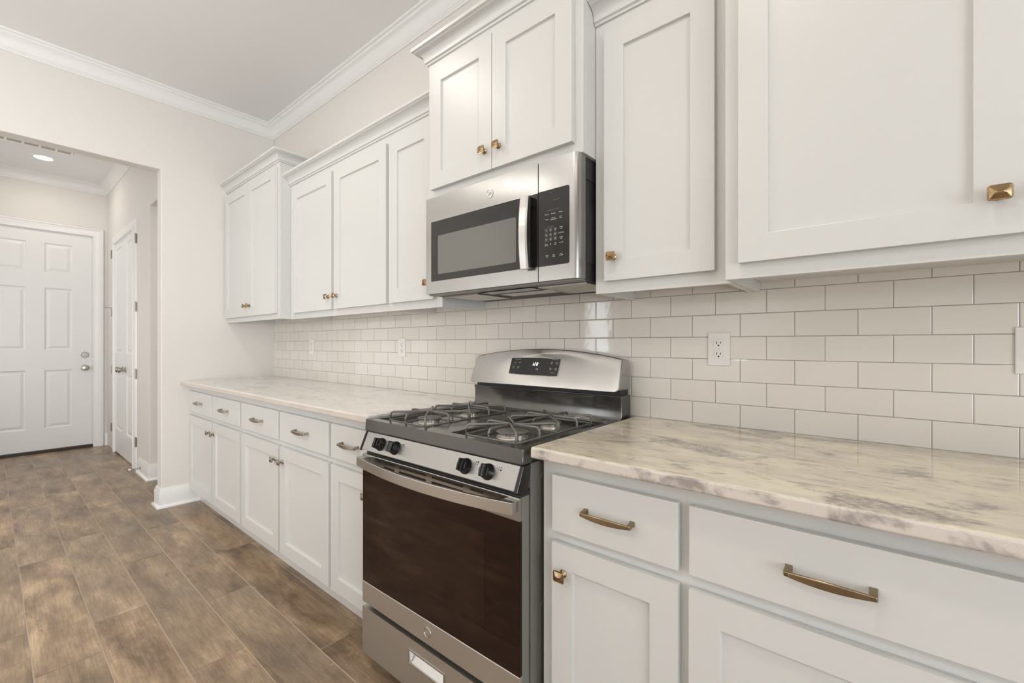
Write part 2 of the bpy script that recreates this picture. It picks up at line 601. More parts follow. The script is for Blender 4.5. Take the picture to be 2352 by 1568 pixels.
def inst(src, parent, loc, name=None):
    """copy of a part whose mesh origin is its foot; loc in world space"""
    c = src.copy()
    COL.objects.link(c)
    c.parent = parent
    o0 = Vector(parent['_o']) if '_o' in parent else Vector()
    c.location = Vector(loc) - o0
    c['_o'] = tuple(loc)
    return c

# ------------------------------------------------------------------ room shell
CEIL = 3.06
XW = -4.026            # kitchen face of the left wall
XW2 = -4.14            # its hall face
YS = -0.780            # end of the stub wall
HZ = 2.468             # underside of the header
XH = -7.05             # hall end wall
YH = -0.680            # hall side wall with the double doors
XC = -4.92             # corner where the hall side wall ends
ZP = 2.41              # head of the passage opening

# floor planks: one mesh, a random colour triple per plank
def build_floor():
    pitch, length, gap = 0.1825, 1.225, 0.0022
    y_line = -0.757
    offs = {-1: -1.68, 0: -2.397, 1: -1.92, 2: -2.574, 3: -2.315, 4: -2.70}
    vs, fs, cols = [], [], []
    x_min, x_max, y_min, y_max = -7.2, 3.1, -5.1, 1.3
    r = -13
    while True:
        y1 = y_line - (r) * pitch       # row r spans y1-pitch .. y1 ; row 0 just in front of y_line
        y0 = y1 - pitch
        if y1 < y_min:
            break
        o = offs.get(r, random.uniform(0, length))
        x = o - length * math.ceil((o - x_min) / length)
        while x < x_max:
            a, b = max(x + gap, x_min), min(x + length - gap, x_max)
            c, d = max(y0 + gap, y_min), min(y1 - gap, y_max)
            if b > a and d > c:
                n = len(vs)
                vs += [(a, c, 0), (b, c, 0), (b, d, 0), (a, d, 0)]
                fs.append((n, n + 1, n + 2, n + 3))
                cols.append((random.random(), random.random(), random.random(), 1))
            x += length
        r += 1
    ng = len(fs)
    n = len(vs)
    vs += [(x_min, y_min, -0.0012), (x_max, y_min, -0.0012), (x_max, y_max, -0.0012), (x_min, y_max, -0.0012),
           (x_min, y_min, -0.08), (x_max, y_min, -0.08), (x_max, y_max, -0.08), (x_min, y_max, -0.08)]
    fs += [(n, n + 1, n + 2, n + 3), (n + 7, n + 6, n + 5, n + 4), (n, n + 4, n + 5, n + 1), (n + 1, n + 5, n + 6, n + 2), (n + 2, n + 6, n + 7, n + 3), (n + 3, n + 7, n + 4, n)]
    me = bpy.data.meshes.new('floor')
    me.from_pydata(vs, [], fs)
    ca = me.attributes.new('plank', 'FLOAT_COLOR', 'CORNER')
    for i, p in enumerate(me.polygons):
        for li in p.loop_indices:
            ca.data[li].color = cols[i] if i < ng else (0, 0, 0, 1)
        p.material_index = 0 if i < ng else 1
    me.materials.append(M['floor'])
    me.materials.append(M['grout'])
    o = bpy.data.objects.new('floor', me)
    COL.objects.link(o)
    structure(o, 'brown wood-look plank tile floor', 'floor')
build_floor()

structure(MB().box(-7.2, 3.1, -5.1, 1.3, CEIL, CEIL + 0.1).build('ceiling', M['ceil']), 'pale grey flat ceiling', 'ceiling')
structure(MB().box(XW2, 3.0, 0.0, 0.12, 0, CEIL).build('wall_back', M['wall']), 'greige wall behind the cabinets', 'wall')
tile_sl = MB().box(XW + 0.0005, 2.2, -0.006, -0.0002, 0.80, 1.50)
structure(tile_sl.build('wall_backsplash', M['tile']), 'white subway tile backsplash between worktop and wall cabinets', 'backsplash')
ml = MB()
ml.prism([(0, 0, 0), (0, 0, CEIL), (0, -5.0, CEIL), (0, -5.0, 0), (0, -2.35, 0), (0, -2.35, HZ), (0, YS, HZ), (0, YS, 0)], (XW2, 0, 0), (XW, 0, 0))
structure(ml.build('wall_left', M['wall'], bevel=0.006), 'greige wall with a wide cased-free opening to the hall', 'wall')
wr = MB().box(3.0, 3.1, -1.3, 0.12, 0, CEIL).box(3.0, 3.1, -5.0, -4.6, 0, CEIL).box(3.0, 3.1, -4.6, -1.3, 2.45, CEIL)
structure(wr.build('wall_right', M['wall']))
w3 = sroot('window_2', (3.05, -2.95, 0))  # unseen glazing, placed here for the patio fill
f3 = MB()
for a_, b_ in ((-4.6, -4.52), (-2.99, -2.91), (-1.38, -1.3)):
    f3.box(3.02, 3.08, a_, b_, 0.0, 2.45)
f3.box(3.02, 3.08, -4.52, -1.38, 2.37, 2.45).box(3.02, 3.08, -4.52, -1.38, 0.0, 0.08)
f3.build('window_frame', M['trim'], w3)
MB().box(3.048, 3.052, -4.52, -1.38, 0.08, 2.37).build('pane', M['glass'], w3)
# wall behind the camera with a narrow window
wf = MB()
for x0, x1, z0, z1 in [(-4.14, -3.84, 0, CEIL), (-3.84, -3.40, 0, 0.9), (-3.84, -3.40, 2.2, CEIL), (-3.40, 3.1, 0, CEIL)]:
    wf.box(x0, x1, -5.1, -5.0, z0, z1)
structure(wf.build('wall_front', M['wall']))
def window(n, x0, x1, z0, z1, bars):
    r = sroot('window_%d' % n, (0.5 * (x0 + x1), -5.05, z0))
    f = MB()
    e = 0.035
    f.box(x0, x1, -5.08, -5.02, z0, z0 + e).box(x0, x1, -5.08, -5.02, z1 - e, z1).box(x0, x0 + e, -5.08, -5.02, z0 + e, z1 - e).box(x1 - e, x1, -5.08, -5.02, z0 + e, z1 - e)
    for k in range(1, bars):
        xx = x0 + (x1 - x0) * k / bars
        f.box(xx - 0.03, xx + 0.03, -5.08, -5.02, z0 + e, z1 - e)
    f.build('window_frame', M['trim'], r)
    MB().box(x0 + e, x1 - e, -5.052, -5.048, z0 + e, z1 - e).build('pane', M['glass'], r)
window(1, -3.84, -3.40, 0.9, 2.2, 1)

# hall walls
we = MB()
DY0, DY1, DZ = -1.716, -0.806, 2.447
we.box(XH - 0.12, XH, DY1, YH + 0.12, 0, CEIL).box(XH - 0.12, XH, -2.35, DY0, 0, CEIL).box(XH - 0.12, XH, DY0, DY1, DZ, CEIL)
structure(we.build('wall_hall_end', M['wall']), 'greige hall end wall around the entry door', 'wall')
ws = MB()
BX0, BX1, BZ = -6.625, -5.425, 2.395
ws.prism([(XH, 0, 0), (XH, 0, CEIL), (XW2, 0, CEIL), (XW2, 0, ZP), (XC, 0, ZP), (XC, 0, 0), (BX1, 0, 0), (BX1, 0, BZ), (BX0, 0, BZ), (BX0, 0, 0)], (0, YH, 0), (0, YH + 0.12, 0))
structure(ws.build('wall_hall_side', M['wall'], bevel=0.004), 'greige hall side wall around the narrow double door', 'wall')
structure(MB().box(XC - 0.12, XC, YH + 0.12, 1.2, 0, CEIL).build('wall_passage_left', M['wall']), 'greige wall inside the side passage', 'wall')
structure(MB().box(XW2, XW2 + 0.114, 0.12, 1.2, 0, CEIL).build('wall_passage_right', M['wall']))
structure(MB().box(XC - 0.12, XW2 + 0.114, 1.2, 1.3, 0, CEIL).build('wall_passage_end', M['wall']))
structure(MB().box(XH - 0.12, XW2, -2.45, -2.35, 0, CEIL).build('wall_hall_left', M['wall']))
structure(MB().box(XH + 0.2, BX1 + 0.3, 0.3, 0.36, 0, CEIL).build('wall_closet', M['wall']))

# ceiling crown mouldings; profile (away from wall, down is negative)
def cove(a0, b0, a1, b1, n=6):
    """concave quarter from (a0,b0) to (a1,b1)"""
    out = []
    for i in range(n + 1):
        t = i / n * math.pi / 2
        out.append((a0 + (a1 - a0) * (1 - math.cos(t)), b0 + (b1 - b0) * math.sin(t)))
    return out
CR = [(0, -0.108), (0.010, -0.108), (0.012, -0.100), (0.017, -0.097), (0.017, -0.090), (0.022, -0.086)]
CR += [(a, b) for a, b in cove(0.022, -0.086, 0.060, -0.026)]
CR += [(0.064, -0.022), (0.066, -0.014), (0.078, -0.012), (0.080, 0), (0, 0)]
# side = nrm x tangent ; with nrm=+Z, walking +X gives +Y; so walk so that the room is on the left
c1 = MB().sweep([(a, b) for a, b in CR], [(2.99, 0, CEIL), (XW, 0, CEIL), (XW, -4.99, CEIL)], (0, 0, 1))
structure(c1.build('trim_1', M['trim'], smooth=True), 'white crown moulding around the kitchen ceiling', 'crown moulding')
c2 = MB().sweep([(a, b) for a, b in CR], [(XW2, YH, CEIL), (XH, YH, CEIL), (XH, -2.34, CEIL)], (0, 0, 1))
structure(c2.build('trim_2', M['trim'], smooth=True), 'white crown moulding around the hall ceiling', 'crown moulding')

# baseboards with shoe moulding
BB = [(0, 0), (0.030, 0), (0.030, 0.008), (0.026, 0.016), (0.017, 0.020), (0.015, 0.022), (0.015, 0.112), (0.011, 0.118), (0.011, 0.126), (0.007, 0.132), (0.006, 0.142), (0, 0.142)]
b1 = MB().sweep(BB, [(XW, -0.545, 0), (XW, YS, 0), (XW2, YS, 0), (XW2, -0.0, 0)], (0, 0, 1))
structure(b1.build('baseboard_left', M['trim'], smooth=True), 'white baseboard wrapping the end of the stub wall', 'baseboard')
b2 = MB().sweep(BB, [(XC, 1.19, 0), (XC, YH, 0), (BX1 + 0.10, YH, 0)], (0, 0, 1))
structure(b2.build('baseboard_hall_side', M['trim'], smooth=True), 'white baseboard right of the double door', 'baseboard')
b3 = MB().sweep(BB, [(XH, YH, 0), (XH, DY1 + 0.1, 0)], (0, 0, 1))
structure(b3.build('baseboard_hall_end', M['trim'], smooth=True), 'short white baseboard between entry door and double door', 'baseboard')

# door casings
CS = [(0, 0), (0.004, 0.012), (0.05, 0.014), (0.056, 0.018), (0.072, 0.018), (0.076, 0.024), (0.090, 0.022), (0.094, 0.014), (0.094, 0)]
# entry: plane normal +X ; walk so that side points away from the door
k1 = MB().sweep(CS, [(XH, DY0, 0), (XH, DY0, DZ), (XH, DY1, DZ), (XH, DY1, 0)], (1, 0, 0))
structure(k1.build('trim_3', M['trim'], smooth=True), 'white casing around the entry door', 'door casing')
k2 = MB().sweep(CS, [(BX1, YH, 0), (BX1, YH, BZ), (BX0, YH, BZ), (BX0, YH, 0)], (0, -1, 0))
structure(k2.build('trim_4', M['trim'], smooth=True), 'white casing around the narrow double door', 'door casing')

# entry door
d1 = sroot('door_1', (XH, 0.5 * (DY0 + DY1), 0), 'white six-panel entry door at the end of the hall', 'door')
P1 = lambda u, v, d: Vector((XH - 0.012 - d, u, v))
mb = MB().panel_slab(P1, [DY0 + 0.004, -1.549, -1.327, -1.193, -0.971, DY1 - 0.004], [0.034, 0.266, 0.908, 1.130, 1.818, 1.990, 2.313, DZ - 0.004],
                     {(1, 1), (1, 3), (1, 5), (3, 1), (3, 3), (3, 5)}, 0.04, 'raised')
mb.build('slab', M['trim'], d1)
MB().box(XH - 0.11, XH + 0.012, DY0 + 0.004, DY1 - 0.004, 0.001, 0.030).build('threshold', mat('bronze_threshold', (0.055, 0.04, 0.03), 0.5, 0.5), d1)
jm = MB()
jm.box(XH - 0.11, XH - 0.0, DY1 - 0.003, DY1, 0.03, DZ).box(XH - 0.11, XH, DY0, DY0 + 0.003, 0.03, DZ).box(XH - 0.11, XH, DY0, DY1, DZ - 0.003, DZ)
jm.build('jamb', M['trim'], d1)
xk = XH - 0.012
MB().lathe([(0.034, 0), (0.034, 0.006), (0.028, 0.014), (0.012, 0.016), (0.012, 0.032), (0.022, 0.038), (0.030, 0.052), (0.027, 0.066), (0.012, 0.070), (0.001, 0.070)], (xk, -0.870, 0.922), (1, 0, 0), 24).build('door_knob', M['nickel'], d1, smooth=True)
MB().lathe([(0.034, 0), (0.034, 0.006), (0.029, 0.013), (0.001, 0.014)], (xk, -0.870, 1.070), (1, 0, 0), 24).box(xk + 0.012, xk + 0.028, -0.890, -0.850, 1.066, 1.074).build('deadbolt', M['nickel'], d1, smooth=True)
MB().box(xk - 0.02, xk + 0.004, DY1 - 0.006, DY1 - 0.001, 0.895, 0.955).build('strike_plate', M['nickel'], d1)

# narrow double doors
mid = 0.5 * (BX0 + BX1)
def leaf(n, x0, x1, hinge_x, knob_x, label):
    r = sroot('door_%d' % n, (0.5 * (x0 + x1), YH, 0), label, 'door')
    P = lambda u, v, d: Vector((u, YH - 0.002 + d, v))
    MB().panel_slab(P, [x0, x0 + 0.115, x1 - 0.115, x1], [0.012, 0.266, 0.880, 1.095, 2.24, BZ - 0.004], {(1, 1), (1, 3)}, 0.034, 'raised').build('slab', M['trim'], r)
    kb = MB().lathe([(0.030, 0), (0.030, 0.006), (0.012, 0.010), (0.011, 0.030), (0.026, 0.036), (0.029, 0.050), (0.022, 0.060), (0.001, 0.062)], (knob_x, YH - 0.002, 0.93), (0, -1, 0), 20)
    kb.build('door_knob', M['nickel'], r, smooth=True)
    for z in (0.262, 0.910, 1.549, 2.198):
        hy = -0.0145 if n == 2 else -0.0025
        MB().box(hinge_x - 0.017, hinge_x + 0.017, YH + hy - 0.0035, YH + hy, z - 0.045, z + 0.045).tube([(hinge_x, YH + hy - 0.0075, z - 0.045), (hinge_x, YH + hy - 0.0075, z + 0.05)], 0.007).build('hinge', M['nickel'], r)
    return r
l1 = leaf(2, BX0 + 0.003, mid - 0.0015, BX0 + 0.006, mid - 0.07, 'left leaf of the narrow white double door')
l2 = leaf(3, mid + 0.0015, BX1 - 0.003, BX1 - 0.006, mid + 0.07, 'right leaf of the narrow white double door')
MB().tube([(BX0 + 0.006, YH - 0.022, 1.602), (BX0 + 0.006, YH - 0.062, 1.604)], 0.004).lathe([(0.007, 0), (0.007, 0.008), (0.001, 0.009)], (BX0 + 0.006, YH - 0.062, 1.604), (0, -1, 0), 10).build('hinge_stop', M['nickel'], l1)

# spring door stop on the baseboard
ds = thing('door_stop', (-5.18, YH - 0.016, 0.065), 'small spring door stop with white tip on the baseboard beside the double door', 'door stop')
MB().tube([(-5.18, YH - 0.016, 0.065), (-5.18, YH - 0.085, 0.065)], 0.004).lathe([(0.010, 0), (0.010, 0.004), (0.005, 0.006)], (-5.18, YH - 0.016, 0.065), (0, -1, 0), 12).build('spring', M['nickel'], ds)
MB().lathe([(0.009, 0), (0.010, 0.010), (0.008, 0.018), (0.001, 0.019)], (-5.18, YH - 0.085, 0.065), (0, -1, 0), 12).build('rubber_tip', M['plastic'], ds, smooth=True)

# ceiling cans
def can(loc, label, power):
    x, y = loc
    t = thing('recessed_light', (x, y, CEIL), label, 'ceiling light', 'recessed ceiling lights')
    MB().lathe([(0.066, -0.001), (0.070, -0.006), (0.092, -0.005), (0.098, 0.0), (0.066, 0.0)], (x, y, CEIL), (0, 0, 1), 32).build('trim_ring', M['trim'], t, smooth=True)
    MB().lathe([(0.001, -0.0035), (0.064, -0.0035), (0.064, -0.0005), (0.001, -0.0005)], (x, y, CEIL), (0, 0, 1), 32).build('lens', M['lamp'], t)
    area('lamp_glow', (0, 0, -0.012), (0, 0, 0), 0.13, 0.13, power, LIGHT_WARM, t, 'DISK')
can((-6.42, -1.235), 'round recessed light glowing in the hall ceiling near the vent', CAN_W * 0.55)
for i, (x, y) in enumerate([(-2.26, -1.31), (-0.35, -1.35), (1.5, -1.35), (-3.2, -3.2), (-1.2, -3.2), (0.9, -3.2)]):
    can((x, y), ['recessed light in the kitchen ceiling in front of the three-door wall cabinets', 'recessed light in the kitchen ceiling in front of the range',
                 'recessed light in the kitchen ceiling right of the camera', 'recessed light near the narrow window', 'recessed light behind the camera, on the left',
                 'recessed light behind the camera, on the right'][i], CAN_W)

can((-4.55, 0.35), 'added unseen light in the ceiling of the side passage beside the hall', CAN_W * 0.8)  # no lamp known here; added to brighten the passage

# ceiling register of the hall
vt = thing('ceiling_vent', (-6.05, -1.55, CEIL), 'white slotted air vent in the hall ceiling in front of the recessed light', 'air vent')
vb = MB()
vx0, vx1 = -6.110, -6.015
ys = [-1.07 - 0.1075 * k for k in range(9)]
vb.box(vx0 - 0.03, vx0, ys[-1] - 0.03, -1.04, CEIL - 0.003, CEIL).box(vx1, vx1 + 0.03, ys[-1] - 0.03, -1.04, CEIL - 0.003, CEIL)
for k, y in enumerate(ys):
    vb.box(vx0, vx1, y, y + 0.016, CEIL - 0.0028, CEIL)
vb.build('frame', M['trim'], vt)
MB().box(vx0, vx1, ys[-1], -1.05, CEIL - 0.002, CEIL - 0.0005).build('duct_opening', M['vent_grey'], vt)

# ------------------------------------------------------------------ hardware masters
def make_knob():
    b = MB()
    # square foot, waist, pillow head with a faceted face; projects to -Y
    b.lathe([(0.0105, 0), (0.0105, 0.002), (0.0065, 0.006), (0.0060, 0.013), (0.0095, 0.018)], (0, 0, 0), (0, -1, 0), 16)
    def sq(hx, hz, y, rnd):
        pts = []
        for sx, sz, a0 in ((1, 1, 0), (-1, 1, 90), (-1, -1, 180), (1, -1, 270)):
            for k in range(4):
                an = math.radians(a0 + k * 30)
                pts.append(Vector((sx * (hx - rnd) + rnd * math.cos(an), y, sz * (hz - rnd) + rnd * math.sin(an))))
        return pts
    rings = [sq(0.0095, 0.009, -0.016, 0.003), sq(0.0155, 0.0135, -0.0205, 0.005), sq(0.0165, 0.0145, -0.0225, 0.005), sq(0.0158, 0.0138, -0.0242, 0.005),
             sq(0.0140, 0.0120, -0.0238, 0.003), sq(0.0085, 0.0030, -0.0270, 0.001), sq(0.0040, 0.0012, -0.0285, 0.0005)]
    vs = [p for r in rings for p in r]
    n = 16
    fs = []
    for i in range(len(rings) - 1):
        for q in range(n):
            r = (q + 1) % n
            fs.append((i * n + q, i * n + r, (i + 1) * n + r, (i + 1) * n + q))
    fs.append(tuple(range(n)))
    fs.append(tuple((len(rings) - 1) * n + q for q in range(n)))
    b.add(vs, fs)
    return b
def make_pull():
    b = MB()
    # flat-backed arched bar, deepest in the middle, with squared posts at its ends
    h = 0.0645
    n = 20
    vs, fs = [], []
    for k in range(n + 1):
        t = -1 + 2 * k / n
        x = t * (h + 0.002)
        y = -0.0235 - 0.0065 * (1 - t * t)
        hh = 0.0040 + 0.0040 * (1 - t * t)
        d = 0.0062 + 0.001 * (1 - t * t)
        zc = -0.0035
        vs += [(x, y + d, zc + hh * 0.85), (x, y + d * 0.25, zc + hh), (x, y, zc + hh * 0.8), (x, y - 0.0006, zc - hh * 0.75), (x, y + d * 0.3, zc - hh), (x, y + d, zc - hh * 0.85)]
    for i in range(n):
        for q in range(6):
            r2 = (q + 1) % 6
            fs.append((i * 6 + q, i * 6 + r2, i * 6 + 6 + r2, i * 6 + 6 + q))
    fs += [(5, 4, 3, 2, 1, 0), tuple(n * 6 + q for q in range(6))]
    b.add(vs, fs)
    for s in (-1, 1):
        def ring(y, w_, hh, ox=0.0, oz=0.0):
            c = s * (h - 0.0035) + s * ox
            return [Vector((c - w_, y, oz - hh)), Vector((c + w_, y, oz - hh)), Vector((c + w_, y, oz + hh)), Vector((c - w_, y, oz + hh))]
        rings = [ring(0, 0.0062, 0.0062), ring(-0.004, 0.0054, 0.0056), ring(-0.013, 0.0046, 0.0048, 0.0010, -0.0008), ring(-0.022, 0.0050, 0.0046, 0.0012, -0.0022), ring(-0.0258, 0.0040, 0.0038, 0.0004, -0.0030)]
        v2 = [p for r in rings for p in r]
        f2 = [(3, 2, 1, 0), (16, 17, 18, 19)]
        for i in range(4):
            for q in range(4):
                r2 = (q + 1) % 4
                f2.append((i * 4 + q, i * 4 + r2, i * 4 + 4 + r2, i * 4 + 4 + q))
        b.add(v2, f2)
    return b
master_knob = {}
master_pull = {}
def knob(parent, x, y, z, m='brass'):
    if m not in master_knob:
        o = make_knob().build('knob', M[m], None, bevel=0.0005, smooth=True, sharp=14)
        master_knob[m] = o
        o.parent = parent
        o.location = Vector((x, y, z)) - Vector(parent['_o'])
        return o
    return inst(master_knob[m], parent, (x, y, z))
def pull(parent, x, y, z, m='brass_dull', scale=1.0):
    if m not in master_pull:
        o = make_pull().build('handle', M[m], None, bevel=0.0009, smooth=True)
        master_pull[m] = o
        o.parent = parent
        o.location = Vector((x, y, z)) - Vector(parent['_o'])
    else:
        o = inst(master_pull[m], parent, (x, y, z))
    o.scale = (scale, scale, scale)
    return o

def shaker(parent, x0, x1, z0, z1, yf, name='door', stile=0.066, t=0.0195):
    P = lambda u, v, d: Vector((u, yf + d, v))
    return MB().panel_slab(P, [x0, x0 + stile, x1 - stile, x1], [z0, z0 + stile, z1 - stile, z1], {(1, 1)}, t).build(name, M['paint'], parent, bevel=0.0012)
def flat_front(parent, x0, x1, z0, z1, yf, name='drawer', t=0.0195):
    return MB().box(x0, x1, yf, yf + t, z0, z1).build(name, M['paint'], parent, bevel=0.002)

# cabinet crown profile (out, up)
KC = [(0, 0), (0.006, 0), (0.008, 0.007), (0.014, 0.010), (0.014, 0.016)] + cove(0.014, 0.016, 0.044, 0.050, 6)[1:] + [(0.047, 0.054), (0.055, 0.056), (0.056, 0.068), (0, 0.068)]

def upper(label, x0, x1, yf, z0, z1, doors, crown_path, dz0, dz1, knobs, name='wall_cabinet', frame_gap=True, closed_bottom=False, side_l=True, side_r=True):
    """face frame carcass hung on the wall; doors: list of (x0,x1)"""
    t = thing(name, (0.5 * (x0 + x1), 0, z0), label, 'cabinet', 'white wall cabinets over the worktop')
    b = MB()
    e = 0.0008
    yb = -0.0065
    bot = z0 if closed_bottom else z0 + 0.031
    b.box(x0 + e, x1 - e, yf + 0.019, yb, bot, z1)                       # box
    b.box(x0 + e, x1 - e, yf, yf + 0.0189, z0, z1)                      # face frame
    if not closed_bottom:
        b.box(x0 + e, x0 + 0.016, yf + 0.0191, yb, z0, bot - 0.0001)      # side panels run below the deck
        b.box(x1 - 0.016, x1 - e, yf + 0.0191, yb, z0, bot - 0.0001)
    b.build('carcass', M['paint'], t, bevel=0.0012)
    c = MB().sweep(KC, crown_path, (0, 0, 1))
    c.build('crown', M['paint'], t, smooth=True)
    for i, (a, d) in enumerate(doors):
        dr = shaker(t, a, d, dz0, dz1, yf - 0.020)
        if knobs[i] is not None:
            knob(dr, knobs[i], yf - 0.020, dz0 + 0.074)
    return t

YN, YD = -0.285, -0.357        # normal and deep wall cabinet faces
ST = 0.034
ZT = 2.250
ZT2 = 2.396
upper('deeper taller two-door white wall cabinet in the far corner, beside the left wall', XW, -3.037, -0.357, 1.362, ZT2, [(-4.010, -3.5325), (-3.5305, -3.062)],
      [(-3.037, -0.0065, ZT2), (-3.037, -0.357, ZT2), (XW + 0.001, -0.357, ZT2)], 1.398, 2.362, [-3.5325 - ST, -3.5305 + ST])
upper('white wall cabinet with two wide doors, between the corner cabinet and the single-door one', -3.037, -1.8965, YN, 1.360, ZT, [(-2.973, -2.457), (-2.431, -1.910)],
      [(-1.8965, YN, ZT), (-3.036, YN, ZT)], 1.398, 2.205, [-2.457 - ST, -2.431 + ST])
upper('narrow single-door white wall cabinet just left of the microwave', -1.8965, -1.503, YN, 1.360, ZT, [(-1.884, -1.545)],
      [(-1.504, YN, ZT), (-1.8965, YN, ZT)], 1.398, 2.205, [-1.545 - ST])
upper('short raised two-door white cabinet above the microwave', -1.503, -0.733, -0.363, 1.811, ZT2, [(-1.470, -1.1165), (-1.1135, -0.765)],
      [(-0.733, -0.0065, ZT2), (-0.733, -0.363, ZT2), (-1.503, -0.363, ZT2), (-1.503, -0.0065, ZT2)], 1.848, 2.357, [-1.1165 - ST, -1.1135 + ST], closed_bottom=True)
upper('single-door white wall cabinet just right of the microwave', -0.733, -0.313, YN, 1.360, ZT, [(-0.691, -0.353)],
      [(-0.314, YN, ZT), (-0.732, YN, ZT)], 1.398, 2.205, [-0.691 + ST])
upper('large deep white wall cabinet nearest the camera at the right edge', -0.313, 0.72, YD, 1.360, ZT2, [(-0.277, 0.200), (0.206, 0.683)],
      [(0.72, -0.0065, ZT2), (0.72, YD, ZT2), (-0.313, YD, ZT2), (-0.313, -0.0065, ZT2)], 1.398, 2.362, [0.200 - ST, 0.206 + ST])

# ------------------------------------------------------------------ base cabinets
YF = -0.612
def base(label, x0, x1, fronts, dmat, kmat, knob_at, group='white base cabinets under the worktops'):
    t = thing('base_cabinet', (0.5 * (x0 + x1), -0.3, 0), label, 'cabinet', group)
    b = MB()
    e = 0.00005
    b.box(x0 + e, x1 - e, YF, -0.008, 0.105, 0.889)
    b.box(x0 + e, x1 - e, -0.545, -0.008, 0.0, 0.1049)
    b.build('carcass', M['paint'], t)
    for i, (a, d) in enumerate(fronts):
        dr = flat_front(t, a, d, 0.701, 0.849, YF - 0.020)
        pull(dr, 0.5 * (a + d), YF - 0.020, 0.777, dmat)
        do = shaker(t, a, d, 0.128, 0.672, YF - 0.020, stile=0.064)
        knob(do, knob_at[i], YF - 0.020, 0.598, kmat)
    return t
base('white base cabinet with two drawers and two doors at the far left wall', XW, -2.904, [(-3.945, -3.430), (-3.413, -2.918)], 'pewter', 'pewter', [-3.430 - 0.034, -3.413 + 0.034])
base('white base cabinet with two drawers and two doors, middle of the left run', -2.904, -1.848, [(-2.890, -2.380), (-2.358, -1.858)], 'pewter', 'pewter', [-2.380 - 0.034, -2.358 + 0.034])
base('narrow white base cabinet with one drawer and door, left of the range', -1.848, -1.500, [(-1.838, -1.512)], 'pewter', 'pewter', [-1.512 - 0.034])
base('narrow white base cabinet with one drawer and door, right of the range', -0.709, -0.3265, [(-0.669, -0.338)], 'brass_dull', 'brass', [-0.669 + 0.036])
base('wide white base cabinet nearest the camera, under the cream worktop at the right edge', -0.3265, 0.69, [(-0.315, 0.172), (0.187, 0.674)], 'brass_dull', 'brass', [0.172 - 0.034, 0.187 + 0.034])

# worktops
def top(label, x0, x1, m):
    b = MB()
    r = 0.004
    prof = [(-0.0065, 0.890), (-0.661, 0.890), (-0.665, 0.894), (-0.665, 0.914), (-0.6632, 0.9185), (-0.6585, 0.920), (-0.0065, 0.920)]
    b.prism([(0, y, z) for y, z in prof], (x0, 0, 0), (x1, 0, 0))
    o = b.build('worktop', m, None, bevel=0.0015, smooth=False, origin=(0.5 * (x0 + x1), -0.33, 0.89))
    o['label'] = label
    o['category'] = 'worktop'
    return o
top('grey veined stone worktop, whiter light put into its colour, on the left run of cabinets', XW + 0.001, -1.497, M['stone_left'])
top('cream stone worktop with grey blotches, warm light put into its colour, right of the range', -0.714, 0.72, M['stone_right'])

# ------------------------------------------------------------------ outlets
def outlet(x, z, label, slots=True):
    t = thing('wall_outlet', (x, -0.0062, z), label, 'outlet', 'white outlets on the backsplash')
    y = -0.0062
    MB().box(x - 0.0345, x + 0.0345, y - 0.005, y, z - 0.056, z + 0.056).build('cover_plate', M['plastic'], t, bevel=0.002)
    for s in (1, -1):
        zc = z + s * 0.0185
        prof = []
        for k in range(20):
            an = 2 * math.pi * k / 20
            prof.append((x + max(-0.0155, min(0.0155, 0.0175 * math.cos(an))), y - 0.005, zc + max(-0.0125, min(0.0125, 0.0155 * math.sin(an)))))
        rc = MB().prism(prof, (0, 0, 0), (0, -0.0022, 0)).build('receptacle', M['plastic'], t, bevel=0.0005)
        sl = MB()
        yy = y - 0.0072
        sl.box(x - 0.0075, x - 0.0053, yy - 0.0004, yy, zc - 0.001, zc + 0.0065)
        sl.box(x + 0.0053, x + 0.0075, yy - 0.0004, yy, zc - 0.0005, zc + 0.006)
        sl.lathe([(0.0026, 0), (0.0026, 0.0004)], (x, yy, zc - 0.0065), (0, -1, 0), 12)
        sl.build('socket_slots', M['slot'], rc)
    MB().lathe([(0.0022, 0), (0.0020, 0.001)], (x, y - 0.005, z), (0, -1, 0), 10).build('screw', M['steel_plain'], t)
outlet(-3.320, 1.175, 'white outlet on the far left of the backsplash, nearest the left wall')
outlet(-2.185, 1.173, 'white outlet on the backsplash left of the range')
outlet(-0.420, 1.177, 'white outlet on the backsplash just right of the range')
outlet(0.279, 1.178, 'white wall plate cut by the right edge of the photo')

# ------------------------------------------------------------------ microwave
def rrect(x0, x1, z0, z1, y, r=0.006, n=4):
    pts = []
    for cx, cz, a0 in ((x1 - r, z1 - r, 0), (x0 + r, z1 - r, 90), (x0 + r, z0 + r, 180), (x1 - r, z0 + r, 270)):
        for k in range(n + 1):
            an = math.radians(a0 + 90 * k / n)
            pts.append((cx + r * math.cos(an), y, cz + r * math.sin(an)))
    return pts

